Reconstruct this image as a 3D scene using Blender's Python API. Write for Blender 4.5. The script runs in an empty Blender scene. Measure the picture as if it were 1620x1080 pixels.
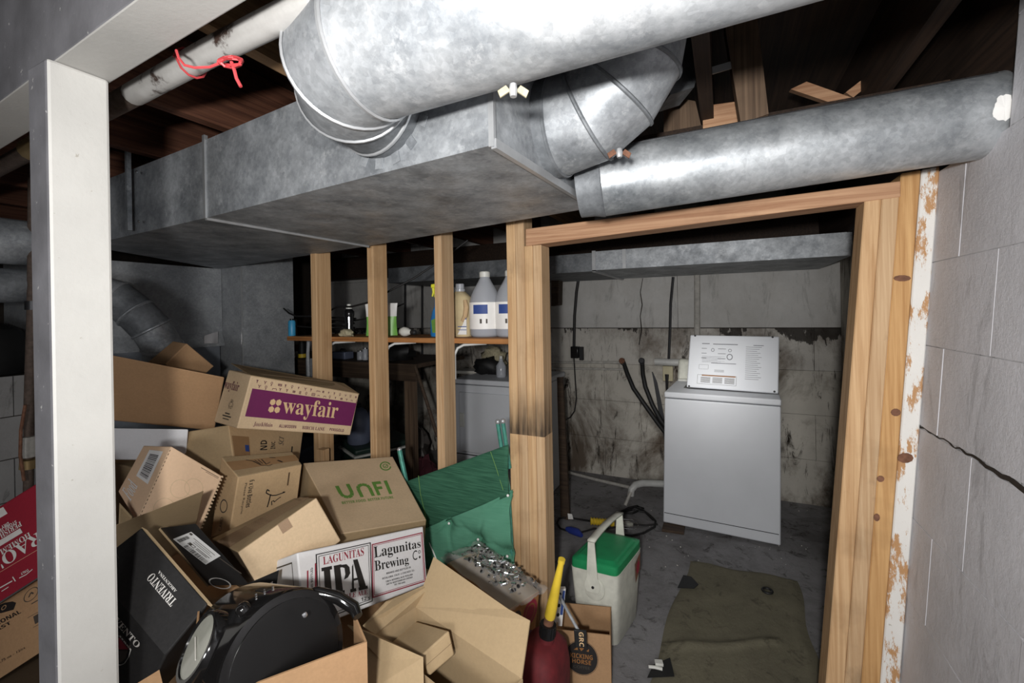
import bpy, bmesh, math, random
import numpy as np
from mathutils import Vector, Matrix
from mathutils import noise as mnoise
SC = bpy.context.scene
COL = SC.collection
random.seed(4)

# ------------------------------------------------------------------ camera
CAM_H, FPX, PPX, PPY = 1.45, 697.0, 810.0, 494.0
YAW, ROLL = math.atan(335 / 697.0), 0.018
_s, _c = math.sin(YAW), math.cos(YAW)
FW = np.array([-_s, _c, 0.0]); _r = np.array([_c, _s, 0.0]); _u = np.array([0, 0, 1.0])
RT = _r * math.cos(ROLL) - _u * math.sin(ROLL)
UP = _u * math.cos(ROLL) + _r * math.sin(ROLL)
EYE = np.array([0, 0, CAM_H])
cam = bpy.data.cameras.new('camera'); camo = bpy.data.objects.new('camera', cam); COL.objects.link(camo)
cam.sensor_width = 36.0; cam.lens = 36.0 * FPX / 1620.0
cam.shift_y = -(540 - PPY) / 1620.0; cam.clip_start = 0.02
M = Matrix.Identity(4)
for i in range(3):
    M[i][0], M[i][1], M[i][2], M[i][3] = RT[i], UP[i], -FW[i], EYE[i]
camo.matrix_world = M
SC.camera = camo

# ------------------------------------------------------------------ exposure, world, lights
SC.view_settings.view_transform = 'Standard'; SC.view_settings.look = 'None'
SC.view_settings.exposure = -0.06; SC.view_settings.gamma = 1.0; SC.view_settings.use_curve_mapping = False
w = bpy.data.worlds.new('world'); SC.world = w; w.use_nodes = True
w.node_tree.nodes['Background'].inputs[0].default_value = (0.75, 0.78, 0.85, 1)
w.node_tree.nodes['Background'].inputs[1].default_value = 0.03

def spot(name, loc, aim, power, size, blend, radius, col=(1, 1, 1)):
    l = bpy.data.lights.new(name, 'SPOT'); l.energy = power; l.spot_size = math.radians(size)
    l.spot_blend = blend; l.shadow_soft_size = radius; l.color = col
    o = bpy.data.objects.new(name, l); COL.objects.link(o); o.location = loc
    o.rotation_euler = (Vector(aim) - Vector(loc)).to_track_quat('-Z', 'Y').to_euler()
    return o
def area(name, loc, aim, power, sx, sy, col=(1, 1, 1)):
    l = bpy.data.lights.new(name, 'AREA'); l.energy = power; l.shape = 'RECTANGLE'; l.size = sx; l.size_y = sy; l.color = col
    o = bpy.data.objects.new(name, l); COL.objects.link(o); o.location = loc
    o.rotation_euler = (Vector(aim) - Vector(loc)).to_track_quat('-Z', 'Y').to_euler()
    return o
# the photographer's flash just above the camera, plus added fill lights: two behind it, one behind the header
spot('camera_flash', (-0.01, -0.26, 1.50), (-0.85, 3.0, 1.62), 124, 150, 1.0, 0.035, (1.0, 0.985, 0.965))
spot('fill_spot_rear', (0.04, -1.0, 1.40), (-1.25, 3.0, 1.26), 50, 175, 0.8, 0.16, (0.98, 0.985, 1.0))  # added fill to lift the far side of the room
area('fill_area_rear', (0.2, -1.6, 1.45), (-0.6, 3.0, 1.3), 14, 1.0, 0.3, (0.97, 0.98, 1.0))  # added soft fill from behind the camera
spot('fill_spot_laundry', (-0.12, 1.90, 1.80), (-.08, 3.75, .62), 100, 30, 1.0, 0.28, (1.0, 0.98, 0.95))  # added fill for the washer and back wall, no fitting there

# ------------------------------------------------------------------ pixel -> place (1620 x 1080)
def ray(x, y): return FW + (x - PPX) / FPX * RT + (PPY - y) / FPX * UP
def pd(x, y, t): return EYE + ray(x, y) * t
def pZ(x, y, z): d = ray(x, y); return EYE + d * ((z - CAM_H) / d[2])
def pY(x, y, Y): d = ray(x, y); return EYE + d * (Y / d[1])
def pX(x, y, X): d = ray(x, y); return EYE + d * (X / d[0])
def V(*a): return np.array(a, float)
def nrm(v): v = np.asarray(v, float); return v / np.linalg.norm(v)

# ------------------------------------------------------------------ materials
def lin(r, g_, b):
    f = lambda c: (c / 12.92 if c <= 0.04045 else ((c + 0.055) / 1.055) ** 2.4)
    g = .3 * r + .59 * g_ + .11 * b; k = .86; r, g, b = g + (r - g) * k, g + (g_ - g) * k, g + (b - g) * k
    return (f(r / 255), f(g / 255), f(b / 255), 1)
MATS = {}
def base_mat(name, rough=0.6, metal=0.0, spec=0.5):
    m = bpy.data.materials.new(name); m.use_nodes = True; MATS[name] = m
    nt = m.node_tree; b = nt.nodes['Principled BSDF']
    b.inputs['Roughness'].default_value = rough; b.inputs['Metallic'].default_value = metal
    b.inputs['Specular IOR Level'].default_value = spec
    return m, nt, b
def N(nt, t, **kw):
    n = nt.nodes.new(t)
    for k, v in kw.items():
        if k in n.inputs: n.inputs[k].default_value = v
        else: setattr(n, k, v)
    return n
def coords(nt, scale=(1, 1, 1)):
    tc = N(nt, 'ShaderNodeTexCoord'); mp = N(nt, 'ShaderNodeMapping'); mp.inputs['Scale'].default_value = scale
    nt.links.new(tc.outputs['Object'], mp.inputs['Vector']); return mp.outputs['Vector']
def noise(nt, vec, scale, detail=4.0, rough=0.55, dist=0.0):
    n = N(nt, 'ShaderNodeTexNoise'); n.inputs['Scale'].default_value = scale; n.inputs['Detail'].default_value = detail
    n.inputs['Roughness'].default_value = rough; n.inputs['Distortion'].default_value = dist
    nt.links.new(vec, n.inputs['Vector']); return n.outputs['Fac']
def ramp(nt, fac, stops):
    r = N(nt, 'ShaderNodeValToRGB'); e = r.color_ramp.elements
    while len(e) < len(stops): e.new(0.5)
    for el, (p, c) in zip(e, stops): el.position = p; el.color = c
    nt.links.new(fac, r.inputs[0]); return r.outputs[0]
def mix(nt, fac, a, b, mode='MIX'):
    m = N(nt, 'ShaderNodeMix', data_type='RGBA', blend_type=mode)
    for s, v in ((0, fac), (6, a), (7, b)):
        if hasattr(v, 'is_linked') or hasattr(v, 'links'): nt.links.new(v, m.inputs[s])
        else: m.inputs[s].default_value = v
    return m.outputs[2]
def bump(nt, b, h, strength=0.2, dist=0.01):
    n = N(nt, 'ShaderNodeBump'); n.inputs['Strength'].default_value = strength; n.inputs['Distance'].default_value = dist
    nt.links.new(h, n.inputs['Height']); nt.links.new(n.outputs[0], b.inputs['Normal'])
def plain(name, col, rough=0.55, metal=0.0, spec=0.5, var=0.12, scale=14.0, bmp=0.0):
    m, nt, b = base_mat(name, rough, metal, spec)
    v = coords(nt); f = noise(nt, v, scale)
    d = tuple(c * (1 - var) for c in col[:3]) + (1,); l = tuple(min(1, c * (1 + var)) for c in col[:3]) + (1,)
    nt.links.new(ramp(nt, f, [(0.3, d), (0.7, l)]), b.inputs['Base Color'])
    if bmp: bump(nt, b, noise(nt, v, scale * 4), bmp, 0.004)
    return m
def wood(name, light, dark, axis=2, rough=0.7, stain=0.0, shadow_grime=None):
    m, nt, b = base_mat(name, rough, 0, 0.3)
    sc = [44, 44, 44]; sc[axis] = 1.2
    v = coords(nt, tuple(sc)); v2 = coords(nt, (3, 3, 3))
    f = noise(nt, v, 1.6, 6, 0.65, 0.6)
    c = ramp(nt, f, [(0.32, dark), (0.5, tuple((a + q) / 2 for a, q in zip(light, dark))), (0.68, light)])
    g = noise(nt, v2, 1.2, 5)
    c = mix(nt, ramp(nt, g, [(0.55, (0, 0, 0, 1)), (0.85, (0.75, 0.75, 0.75, 1))]), c, tuple(x * 0.45 for x in dark[:3]) + (1,))
    if stain:
        s = noise(nt, coords(nt, (1, 1, 0.6)), 3.2, 6, 0.7)
        c = mix(nt, ramp(nt, s, [(0.60, (0, 0, 0, 1)), (0.72, (stain, stain, stain, 1))]), c, lin(42, 34, 26))
    if shadow_grime:      # cast shadow and dirt painted across the post at one height
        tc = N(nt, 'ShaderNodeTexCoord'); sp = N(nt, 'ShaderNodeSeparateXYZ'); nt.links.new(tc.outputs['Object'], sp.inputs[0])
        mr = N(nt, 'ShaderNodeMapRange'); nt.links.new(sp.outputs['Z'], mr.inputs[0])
        for i_, q_ in enumerate((shadow_grime[0] + .02, shadow_grime[0] - .0, 0.0, 1.0)): mr.inputs[i_ + 1].default_value = q_
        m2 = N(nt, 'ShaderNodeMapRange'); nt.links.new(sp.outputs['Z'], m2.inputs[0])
        for i_, q_ in enumerate((shadow_grime[1], shadow_grime[0] + .02, 0.0, .92)): m2.inputs[i_ + 1].default_value = q_
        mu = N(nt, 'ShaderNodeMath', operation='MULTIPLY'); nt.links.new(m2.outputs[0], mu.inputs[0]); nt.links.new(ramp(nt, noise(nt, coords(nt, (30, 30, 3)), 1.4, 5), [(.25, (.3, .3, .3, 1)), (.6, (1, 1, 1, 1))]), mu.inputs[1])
        lo = N(nt, 'ShaderNodeMath', operation='GREATER_THAN'); nt.links.new(sp.outputs['Z'], lo.inputs[0]); lo.inputs[1].default_value = shadow_grime[0]
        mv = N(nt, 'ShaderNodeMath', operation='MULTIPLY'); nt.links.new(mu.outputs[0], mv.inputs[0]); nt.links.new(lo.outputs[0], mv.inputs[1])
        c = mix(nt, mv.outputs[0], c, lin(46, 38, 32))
    nt.links.new(c, b.inputs['Base Color']); bump(nt, b, f, 0.25, 0.002)
    return m
def galv(name, dark, light, white=0.3, rough=0.42, metal=0.55, sc=(1, 1, 1)):
    rough += .10; metal *= .8
    m, nt, b = base_mat(name, rough, metal, 0.5)
    v = coords(nt, sc)
    vo = N(nt, 'ShaderNodeTexVoronoi'); vo.inputs['Scale'].default_value = 95; nt.links.new(v, vo.inputs['Vector'])
    sp = N(nt, 'ShaderNodeSeparateColor'); nt.links.new(vo.outputs['Color'], sp.inputs[0])
    f = noise(nt, v, 5.5, 9, 0.72)
    c = ramp(nt, f, [(0.33, dark), (0.62, light)])
    c = mix(nt, 0.10, c, ramp(nt, sp.outputs[0], [(0, (0, 0, 0, 1)), (1, (1, 1, 1, 1))]), 'OVERLAY')
    o = noise(nt, v, 16, 8, 0.75)
    ox = ramp(nt, o, [(0.56, (0, 0, 0, 1)), (0.70, (white, white, white, 1))])
    c = mix(nt, ox, c, lin(212, 214, 216))
    nt.links.new(c, b.inputs['Base Color'])
    nt.links.new(ramp(nt, noise(nt, v, 9, 6), [(0.3, (rough - .1,) * 3 + (1,)), (0.7, (rough + .16,) * 3 + (1,))]), b.inputs['Roughness'])
    bump(nt, b, f, 0.10, 0.01)
    return m
def board(name, col, var=0.10, rough=0.78):
    """corrugated cardboard: fibre speckle, faint flutes"""
    m, nt, b = base_mat(name, rough, 0, 0.25)
    v = coords(nt); f = noise(nt, v, 120, 3, 0.7); g = noise(nt, v, 9, 4)
    d = tuple(c * (1 - var) for c in col[:3]) + (1,); l = tuple(min(1, c * (1 + var)) for c in col[:3]) + (1,)
    c = mix(nt, 0.5, ramp(nt, f, [(0.35, d), (0.65, l)]), ramp(nt, g, [(0.3, d), (0.7, l)]))
    nt.links.new(c, b.inputs['Base Color']); bump(nt, b, g, 0.12, 0.01)
    return m
def ink(name, col, rough=0.6): return plain(name, col, rough, var=0.05, scale=40)

galv('galvanised', lin(112, 117, 122), lin(176, 180, 184), 0.55)
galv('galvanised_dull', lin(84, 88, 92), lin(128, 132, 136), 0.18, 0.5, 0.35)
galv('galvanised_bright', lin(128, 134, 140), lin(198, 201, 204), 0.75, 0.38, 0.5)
galv('galvanised_round', lin(120, 126, 131), lin(188, 192, 195), 0.5, 0.34, 0.7)
plain('seam_metal', lin(176, 178, 180), 0.4, 0.5)
plain('dark_steel', lin(58, 58, 60), 0.45, 0.6)
plain('chrome', lin(215, 217, 220), 0.15, 0.95, var=0.05)
plain('old_iron', lin(92, 76, 66), 0.8, 0.2, var=0.3, scale=50, bmp=0.3)
galv('plenum_metal', lin(128, 132, 136), lin(160, 163, 166), 0.2, 0.5, 0.15)
plain('rust', lin(120, 78, 56), 0.85, 0.1, var=0.35, scale=60, bmp=0.3)
wood('stud_wood', lin(216, 176, 128), lin(180, 134, 86), 2, stain=0.25)
wood('stud_wood_pale', lin(210, 176, 134), lin(176, 134, 90), 2, stain=0.35)
wood('post_wood', lin(216, 178, 130), lin(182, 136, 88), 2, stain=.3, shadow_grime=(.93, 1.13))
wood('post_wood_pale', lin(210, 176, 134), lin(176, 134, 90), 2, stain=.3, shadow_grime=(.93, 1.16))
wood('stud_orange', lin(212, 164, 104), lin(178, 126, 70), 2)
wood('header_wood', lin(204, 158, 118), lin(158, 108, 74), 0)
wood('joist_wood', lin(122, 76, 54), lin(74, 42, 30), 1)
wood('joist_shaded', lin(64, 46, 34), lin(34, 24, 18), 1)  # joist wood with the ceiling shade put into its colour
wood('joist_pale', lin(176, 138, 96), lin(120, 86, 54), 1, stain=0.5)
wood('shelf_wood', lin(196, 132, 72), lin(140, 84, 38), 0)
wood('dark_wood', lin(84, 66, 50), lin(48, 36, 28), 0)
wood('old_post_wood', lin(120, 96, 74), lin(74, 56, 42), 2)
board('board_brown', lin(172, 132, 92)); board('board_tan', lin(196, 162, 118)); board('board_kraft', lin(168, 142, 104))
board('board_pale', lin(205, 176, 138)); board('board_pink', lin(226, 188, 150), 0.05); board('board_white', lin(214, 214, 216), 0.04)
board('board_black', lin(38, 37, 37), 0.25, 0.5); board('board_red', lin(150, 26, 44), 0.1); board('board_ipa', lin(222, 220, 220), 0.04)
board('board_dark', lin(92, 74, 54)); board('board_print', lin(168, 112, 62), 0.15); board('board_inside', lin(172, 146, 108), 0.07)
ink('ink_black', lin(34, 30, 28)); ink('ink_grey', lin(74, 66, 58)); ink('ink_white', lin(212, 208, 202)); ink('ink_green', lin(92, 142, 52))
ink('ink_purple', lin(112, 22, 84)); ink('ink_kraft', lin(216, 178, 128)); ink('ink_red', lin(158, 34, 56)); ink('ink_plum', lin(104, 44, 66))
ink('ink_brown', lin(96, 70, 46)); ink('ink_blue', lin(44, 74, 150)); ink('ink_orange', lin(150, 96, 44)); ink('tape_tan', lin(160, 122, 82), 0.25)
plain('label_white', lin(238, 236, 232), 0.5, var=0.04)
plain('white_enamel', lin(206, 209, 214), 0.58, 0, 0.5, var=0.03, scale=5)
plain('white_plastic', lin(208, 208, 200), 0.4, var=0.08)
plain('cream_plastic', lin(204, 204, 190), 0.5, var=0.14, scale=22)
plain('black_plastic', lin(24, 24, 25), 0.22, var=0.2)
plain('black_rubber', lin(22, 22, 22), 0.6, var=0.2)
plain('glossy_black', lin(20, 19, 19), 0.10, 0, 0.6, var=0.15)
plain('soot_black', lin(13, 12, 12), 0.35, var=0.2)
plain('green_lid', lin(22, 142, 82), 0.45, var=0.12, scale=18)
plain('dark_green', lin(28, 50, 42), 0.5)
plain('yellow_plastic', lin(226, 190, 38), 0.4, var=0.15)
plain('lime_plastic', lin(230, 226, 40), 0.4)
plain('blue_plastic', lin(36, 56, 150), 0.5)
plain('sky_plastic', lin(52, 160, 214), 0.4)
plain('blue_bottle', lin(30, 118, 190), 0.3)
plain('red_plastic', lin(108, 22, 28), 0.75, var=0.3, scale=26)
plain('red_wire', lin(206, 62, 66), 0.45)
plain('pouch_green', lin(130, 204, 84), 0.35)
plain('tan_plastic', lin(206, 184, 138), 0.4)
plain('teal_metal', lin(70, 150, 132), 0.4, 0.3, var=0.25, scale=40)
plain('maroon_cloth', lin(74, 24, 34), 0.9)
plain('slate_plastic', lin(92, 100, 122), 0.45)
plain('grey_bag', lin(88, 82, 78), 0.35)
plain('brass', lin(168, 140, 92), 0.45, 0.6)
plain('paper', lin(196, 192, 182), 0.8)
plain('stone', lin(170, 160, 128), 0.9, var=0.3, scale=60)
plain('outlet_ivory', lin(176, 166, 130), 0.5)
plain('pvc_grey', lin(186, 186, 182), 0.45)
plain('pipe_white', lin(172, 168, 160), 0.6, var=0.2, scale=30)
plain('glass_window', lin(150, 150, 138), 0.15, 0, 0.6, var=0.25, scale=9)
plain('cord_black', lin(24, 22, 22), 0.6)
plain('furnace_grey', lin(118, 124, 132), 0.5, 0.2)
plain('foil', lin(210, 206, 206), 0.25, 0.8)

def glassy(name, col, rough, alpha):
    m, nt, b = base_mat(name, rough, 0, 0.5)
    b.inputs['Base Color'].default_value = col; b.inputs['Alpha'].default_value = alpha
    return m
glassy('clear_plastic', lin(196, 200, 208), 0.18, 0.55)
glassy('water', lin(170, 176, 190), 0.1, 0.75)
glassy('bag_plastic', lin(206, 204, 200), 0.16, 0.30)
glassy('clear_tape', lin(150, 116, 92), 0.08, 0.45)

def white_paint(name, col, chips=0.0, axis=None):
    m, nt, b = base_mat(name, 0.55, 0, 0.4)
    v = coords(nt); f = noise(nt, v, 7, 6)
    c = ramp(nt, f, [(0.3, tuple(x * 0.90 for x in col[:3]) + (1,)), (0.7, col)])
    sp = noise(nt, v, 60, 3, 0.6)
    c = mix(nt, ramp(nt, sp, [(0.70, (0, 0, 0, 1)), (0.76, (0.6, 0.6, 0.6, 1))]), c, lin(150, 140, 122))
    if chips:
        q = noise(nt, coords(nt, (14, 14, 4)), 1.4, 8, 0.75)
        c = mix(nt, ramp(nt, q, [(chips - 0.02, (0, 0, 0, 1)), (chips + 0.02, (1, 1, 1, 1))]), c, lin(186, 136, 86))
    nt.links.new(c, b.inputs['Base Color']); bump(nt, b, noise(nt, v, 90, 3), 0.15, 0.003)
    return m
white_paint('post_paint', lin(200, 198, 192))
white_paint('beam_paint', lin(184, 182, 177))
white_paint('stud_paint', lin(226, 223, 217), 0.535)
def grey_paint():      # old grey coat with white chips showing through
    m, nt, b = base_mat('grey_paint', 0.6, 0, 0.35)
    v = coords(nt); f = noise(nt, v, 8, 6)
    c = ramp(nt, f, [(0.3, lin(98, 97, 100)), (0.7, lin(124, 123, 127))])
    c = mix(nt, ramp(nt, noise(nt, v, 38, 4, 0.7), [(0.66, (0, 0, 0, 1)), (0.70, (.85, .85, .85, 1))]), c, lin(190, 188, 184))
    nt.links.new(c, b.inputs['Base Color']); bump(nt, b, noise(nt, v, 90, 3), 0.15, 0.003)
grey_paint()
def masonry(name, col, stain, amount, lift=0.0):
    m, nt, b = base_mat(name, 0.85, 0, 0.2)
    v = coords(nt); f = noise(nt, v, 3.5, 8, 0.65)
    c = ramp(nt, f, [(0.3, tuple(x * 0.80 for x in col[:3]) + (1,)), (0.7, col)])
    s = noise(nt, coords(nt, (1, 1, 0.75)), 2.1, 10, 0.72, 0.4)
    if amount:
        c = mix(nt, ramp(nt, s, [(0.46, (0, 0, 0, 1)), (0.64, (amount,) * 3 + (1,))]), c, stain)
        k = noise(nt, coords(nt, (5, 5, 1.0)), 2.4, 9, 0.75, 0.8)
        c = mix(nt, ramp(nt, k, [(0.55, (0, 0, 0, 1)), (0.64, (amount * 1.1,) * 3 + (1,))]), c, lin(44, 36, 30))
    if lift:      # drips and mould hanging from the joint above
        tc = N(nt, 'ShaderNodeTexCoord'); sp = N(nt, 'ShaderNodeSeparateXYZ'); nt.links.new(tc.outputs['Object'], sp.inputs[0])
        mr = N(nt, 'ShaderNodeMapRange'); nt.links.new(sp.outputs['Z'], mr.inputs[0])
        for i_, q_ in enumerate((lift - .20, lift, 0.0, 0.30)): mr.inputs[i_ + 1].default_value = q_
        ad = N(nt, 'ShaderNodeMath', operation='ADD'); nt.links.new(mr.outputs[0], ad.inputs[0]); nt.links.new(noise(nt, coords(nt, (9, 9, 2.5)), 1.5, 9, 0.75, .5), ad.inputs[1])
        ad2 = N(nt, 'ShaderNodeMath', operation='ADD'); nt.links.new(ad.outputs[0], ad2.inputs[0]); nt.links.new(ramp(nt, noise(nt, coords(nt), 1.7, 5, .6), [(.42, (0, 0, 0, 1)), (.66, (.55, .55, .55, 1))]), ad2.inputs[1]); ad = ad2
        c = mix(nt, ramp(nt, ad.outputs[0], [(0.98, (0, 0, 0, 1)), (1.10, (.9, .9, .9, 1))]), c, lin(40, 34, 30))
    nt.links.new(c, b.inputs['Base Color'])
    h = noise(nt, v, 42, 8, 0.8); bump(nt, b, h, 0.6, 0.006)
    return m
masonry('block_paint', lin(220, 219, 224), lin(170, 166, 164), 0.22)
masonry('block_mortar', lin(204, 203, 205), lin(96, 92, 88), 0.6)
masonry('back_upper', lin(200, 198, 194), lin(150, 142, 130), 0.25)
masonry('back_lower', lin(196, 190, 178), lin(92, 78, 64), 0.95)
masonry('back_mid', lin(198, 193, 184), lin(96, 82, 68), 0.85, 1.298)
masonry('back_joint', lin(60, 52, 46), lin(30, 26, 22), 0.8)
masonry('concrete_floor', lin(146, 144, 145), lin(84, 80, 78), 0.6)
masonry('left_block', lin(150, 148, 146), lin(96, 92, 88), 0.5)
masonry('mat_cloth', lin(124, 118, 96), lin(88, 82, 68), 0.4)
plain('room_white', lin(215, 213, 208), 0.8, var=0.05)
plain('sub_floor', lin(92, 66, 48), 0.9, var=0.4, scale=6)
def steel_pipe():
    m, nt, b = base_mat('painted_pipe', 0.5, 0.1)
    v = coords(nt, (1, 1, 1)); f = noise(nt, v, 9, 8, 0.7)
    c = ramp(nt, f, [(0.40, lin(70, 52, 44)), (0.47, lin(186, 184, 180)), (0.8, lin(206, 204, 200))])
    nt.links.new(c, b.inputs['Base Color']); bump(nt, b, f, 0.25, 0.004)
steel_pipe()
def fabric():
    m, nt, b = base_mat('green_fabric', 0.9, 0, 0.15)
    v = coords(nt, (4, 4, 40)); f = noise(nt, v, 3, 5); v2 = coords(nt); g = noise(nt, v2, 6, 5)
    c = mix(nt, 0.5, ramp(nt, f, [(0.3, lin(66, 128, 100)), (0.7, lin(82, 146, 116))]), ramp(nt, g, [(0.3, lin(70, 132, 104)), (0.7, lin(92, 154, 126))]))
    nt.links.new(c, b.inputs['Base Color']); bump(nt, b, f, 0.2, 0.004)
    m, nt, b = base_mat('dark_green_fabric', 0.9, 0, 0.15)
    v = coords(nt, (3, 3, 60)); f = noise(nt, v, 3, 6)
    nt.links.new(ramp(nt, f, [(0.3, lin(34, 78, 58)), (0.75, lin(62, 116, 88))]), b.inputs['Base Color']); bump(nt, b, f, 0.3, 0.004)
fabric()

# ------------------------------------------------------------------ mesh building
class MB:
    def __init__(s): s.v = []; s.f = []; s.m = []
    def add(s, vs, fs, mi=0):
        o = len(s.v); s.v += [tuple(map(float, p)) for p in vs]
        for f in fs: s.f.append(tuple(o + i for i in f)); s.m.append(mi)
        return s
    def hexa(s, c, mi=0, faces=None):
        ks = ['000', '100', '110', '010', '001', '101', '111', '011']
        fs = [(0, 3, 2, 1), (4, 5, 6, 7), (0, 1, 5, 4), (1, 2, 6, 5), (2, 3, 7, 6), (3, 0, 4, 7)]   # bottom top front right back left
        o = len(s.v); s.v += [tuple(map(float, c[k])) for k in ks]
        for i, f in enumerate(fs): s.f.append(tuple(o + j for j in f)); s.m.append((faces or {}).get(i, mi))
        return s
    def bilinear(s, c, faces=None, n=10):
        for i, ks in enumerate((('010', '110', '100', '000'), ('001', '101', '111', '011'), ('000', '100', '101', '001'), ('100', '110', '111', '101'), ('110', '010', '011', '111'), ('010', '000', '001', '011'))):
            q = [np.asarray(c[k], float) for k in ks]
            s.grid(lambda u, v: q[0] * (1 - u) * (1 - v) + q[1] * u * (1 - v) + q[2] * u * v + q[3] * (1 - u) * v, n, n, (faces or {}).get(i, 0))
        return s
    def box(s, lo, hi, mi=0):
        c = {f'{i}{j}{k}': (hi[0] if i else lo[0], hi[1] if j else lo[1], hi[2] if k else lo[2]) for i in (0, 1) for j in (0, 1) for k in (0, 1)}
        return s.hexa(c, mi)
    def obb(s, o, a, b, c, mi=0):
        o, a, b, c = (np.asarray(q, float) for q in (o, a, b, c))
        return s.hexa({f'{i}{j}{k}': o + a * i + b * j + c * k for i in (0, 1) for j in (0, 1) for k in (0, 1)}, mi)
    def slab(s, quad, th, mi=0):
        """quad bl br tr tl seen from outside; thickness goes inward"""
        q = [np.asarray(p, float) for p in quad]; n = nrm(np.cross(q[1] - q[0], q[3] - q[0])) * -th
        return s.hexa({'000': q[0], '100': q[1], '101': q[2], '001': q[3], '010': q[0] + n, '110': q[1] + n, '111': q[2] + n, '011': q[3] + n}, mi)
    def tube(s, pts, r, n=10, mi=0, cap=True):
        pts = [np.asarray(p, float) for p in pts]; rs = r if hasattr(r, '__len__') else [r] * len(pts)
        o = len(s.v); ref = None
        for i, p in enumerate(pts):
            t = nrm((pts[min(i + 1, len(pts) - 1)] - pts[max(i - 1, 0)]) + 1e-9)
            if ref is None:
                ref = nrm(np.cross(t, (0, 0, 1) if abs(t[2]) < 0.9 else (1, 0, 0)))
            ref = nrm(ref - t * (ref @ t)); bi = np.cross(t, ref)
            for k in range(n):
                a = 2 * math.pi * k / n
                s.v.append(tuple(p + rs[i] * (math.cos(a) * ref + math.sin(a) * bi)))
        for i in range(len(pts) - 1):
            for k in range(n):
                a = o + i * n + k; b = o + i * n + (k + 1) % n
                s.f.append((a, b, b + n, a + n)); s.m.append(mi)
        if cap:
            s.f.append(tuple(o + k for k in range(n))[::-1]); s.m.append(mi)
            e = o + (len(pts) - 1) * n; s.f.append(tuple(e + k for k in range(n))); s.m.append(mi)
        return s
    def lathe(s, prof, org, ax=(0, 0, 1), n=20, mi=0, sx=1.0):
        """prof: (radius, height) pairs from bottom to top; sx squashes across"""
        ax = nrm(ax); e1 = nrm(np.cross(ax, (0, 1, 0) if abs(ax[1]) < 0.9 else (1, 0, 0))); e2 = np.cross(ax, e1)
        org = np.asarray(org, float); o = len(s.v)
        for r, h in prof:
            for k in range(n):
                a = 2 * math.pi * k / n
                s.v.append(tuple(org + ax * h + r * (math.cos(a) * e1 + math.sin(a) * e2 * sx)))
        for i in range(len(prof) - 1):
            for k in range(n):
                a = o + i * n + k; b = o + i * n + (k + 1) % n
                s.f.append((a, b, b + n, a + n)); s.m.append(mi)
        s.f.append(tuple(o + k for k in range(n))[::-1]); s.m.append(mi)
        e = o + (len(prof) - 1) * n; s.f.append(tuple(e + k for k in range(n))); s.m.append(mi)
        return s
    def prism(s, poly, ext, mi=0):
        p = [np.asarray(q, float) for q in poly]; e = np.asarray(ext, float); n = len(p); o = len(s.v)
        s.v += [tuple(q) for q in p] + [tuple(q + e) for q in p]
        s.f.append(tuple(range(o, o + n))[::-1]); s.f.append(tuple(range(o + n, o + 2 * n))); s.m += [mi, mi]
        for i in range(n):
            j = (i + 1) % n; s.f.append((o + i, o + j, o + n + j, o + n + i)); s.m.append(mi)
        return s
    def grid(s, fn, nu, nv, mi=0):
        o = len(s.v)
        for j in range(nv + 1):
            for i in range(nu + 1): s.v.append(tuple(map(float, fn(i / nu, j / nv))))
        for j in range(nv):
            for i in range(nu):
                a = o + j * (nu + 1) + i; s.f.append((a, a + 1, a + nu + 2, a + nu + 1)); s.m.append(mi)
        return s
    def blob(s, c, r, n=10, jit=0.0, mi=0, seed=0):
        rnd = random.Random(seed); o = len(s.v); m = n // 2 + 1; c = np.asarray(c, float)
        rr = r if hasattr(r, '__len__') else (r, r, r)
        for j in range(m + 1):
            th = math.pi * j / m
            for k in range(n):
                a = 2 * math.pi * k / n; q = 1 + jit * (rnd.random() - 0.5) * (0 if j in (0, m) else 1)
                s.v.append(tuple(c + q * V(rr[0] * math.sin(th) * math.cos(a), rr[1] * math.sin(th) * math.sin(a), rr[2] * math.cos(th))))
        for j in range(m):
            for k in range(n):
                a = o + j * n + k; b = o + j * n + (k + 1) % n
                s.f.append((a, a + n, b + n, b)); s.m.append(mi)
        return s

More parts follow.
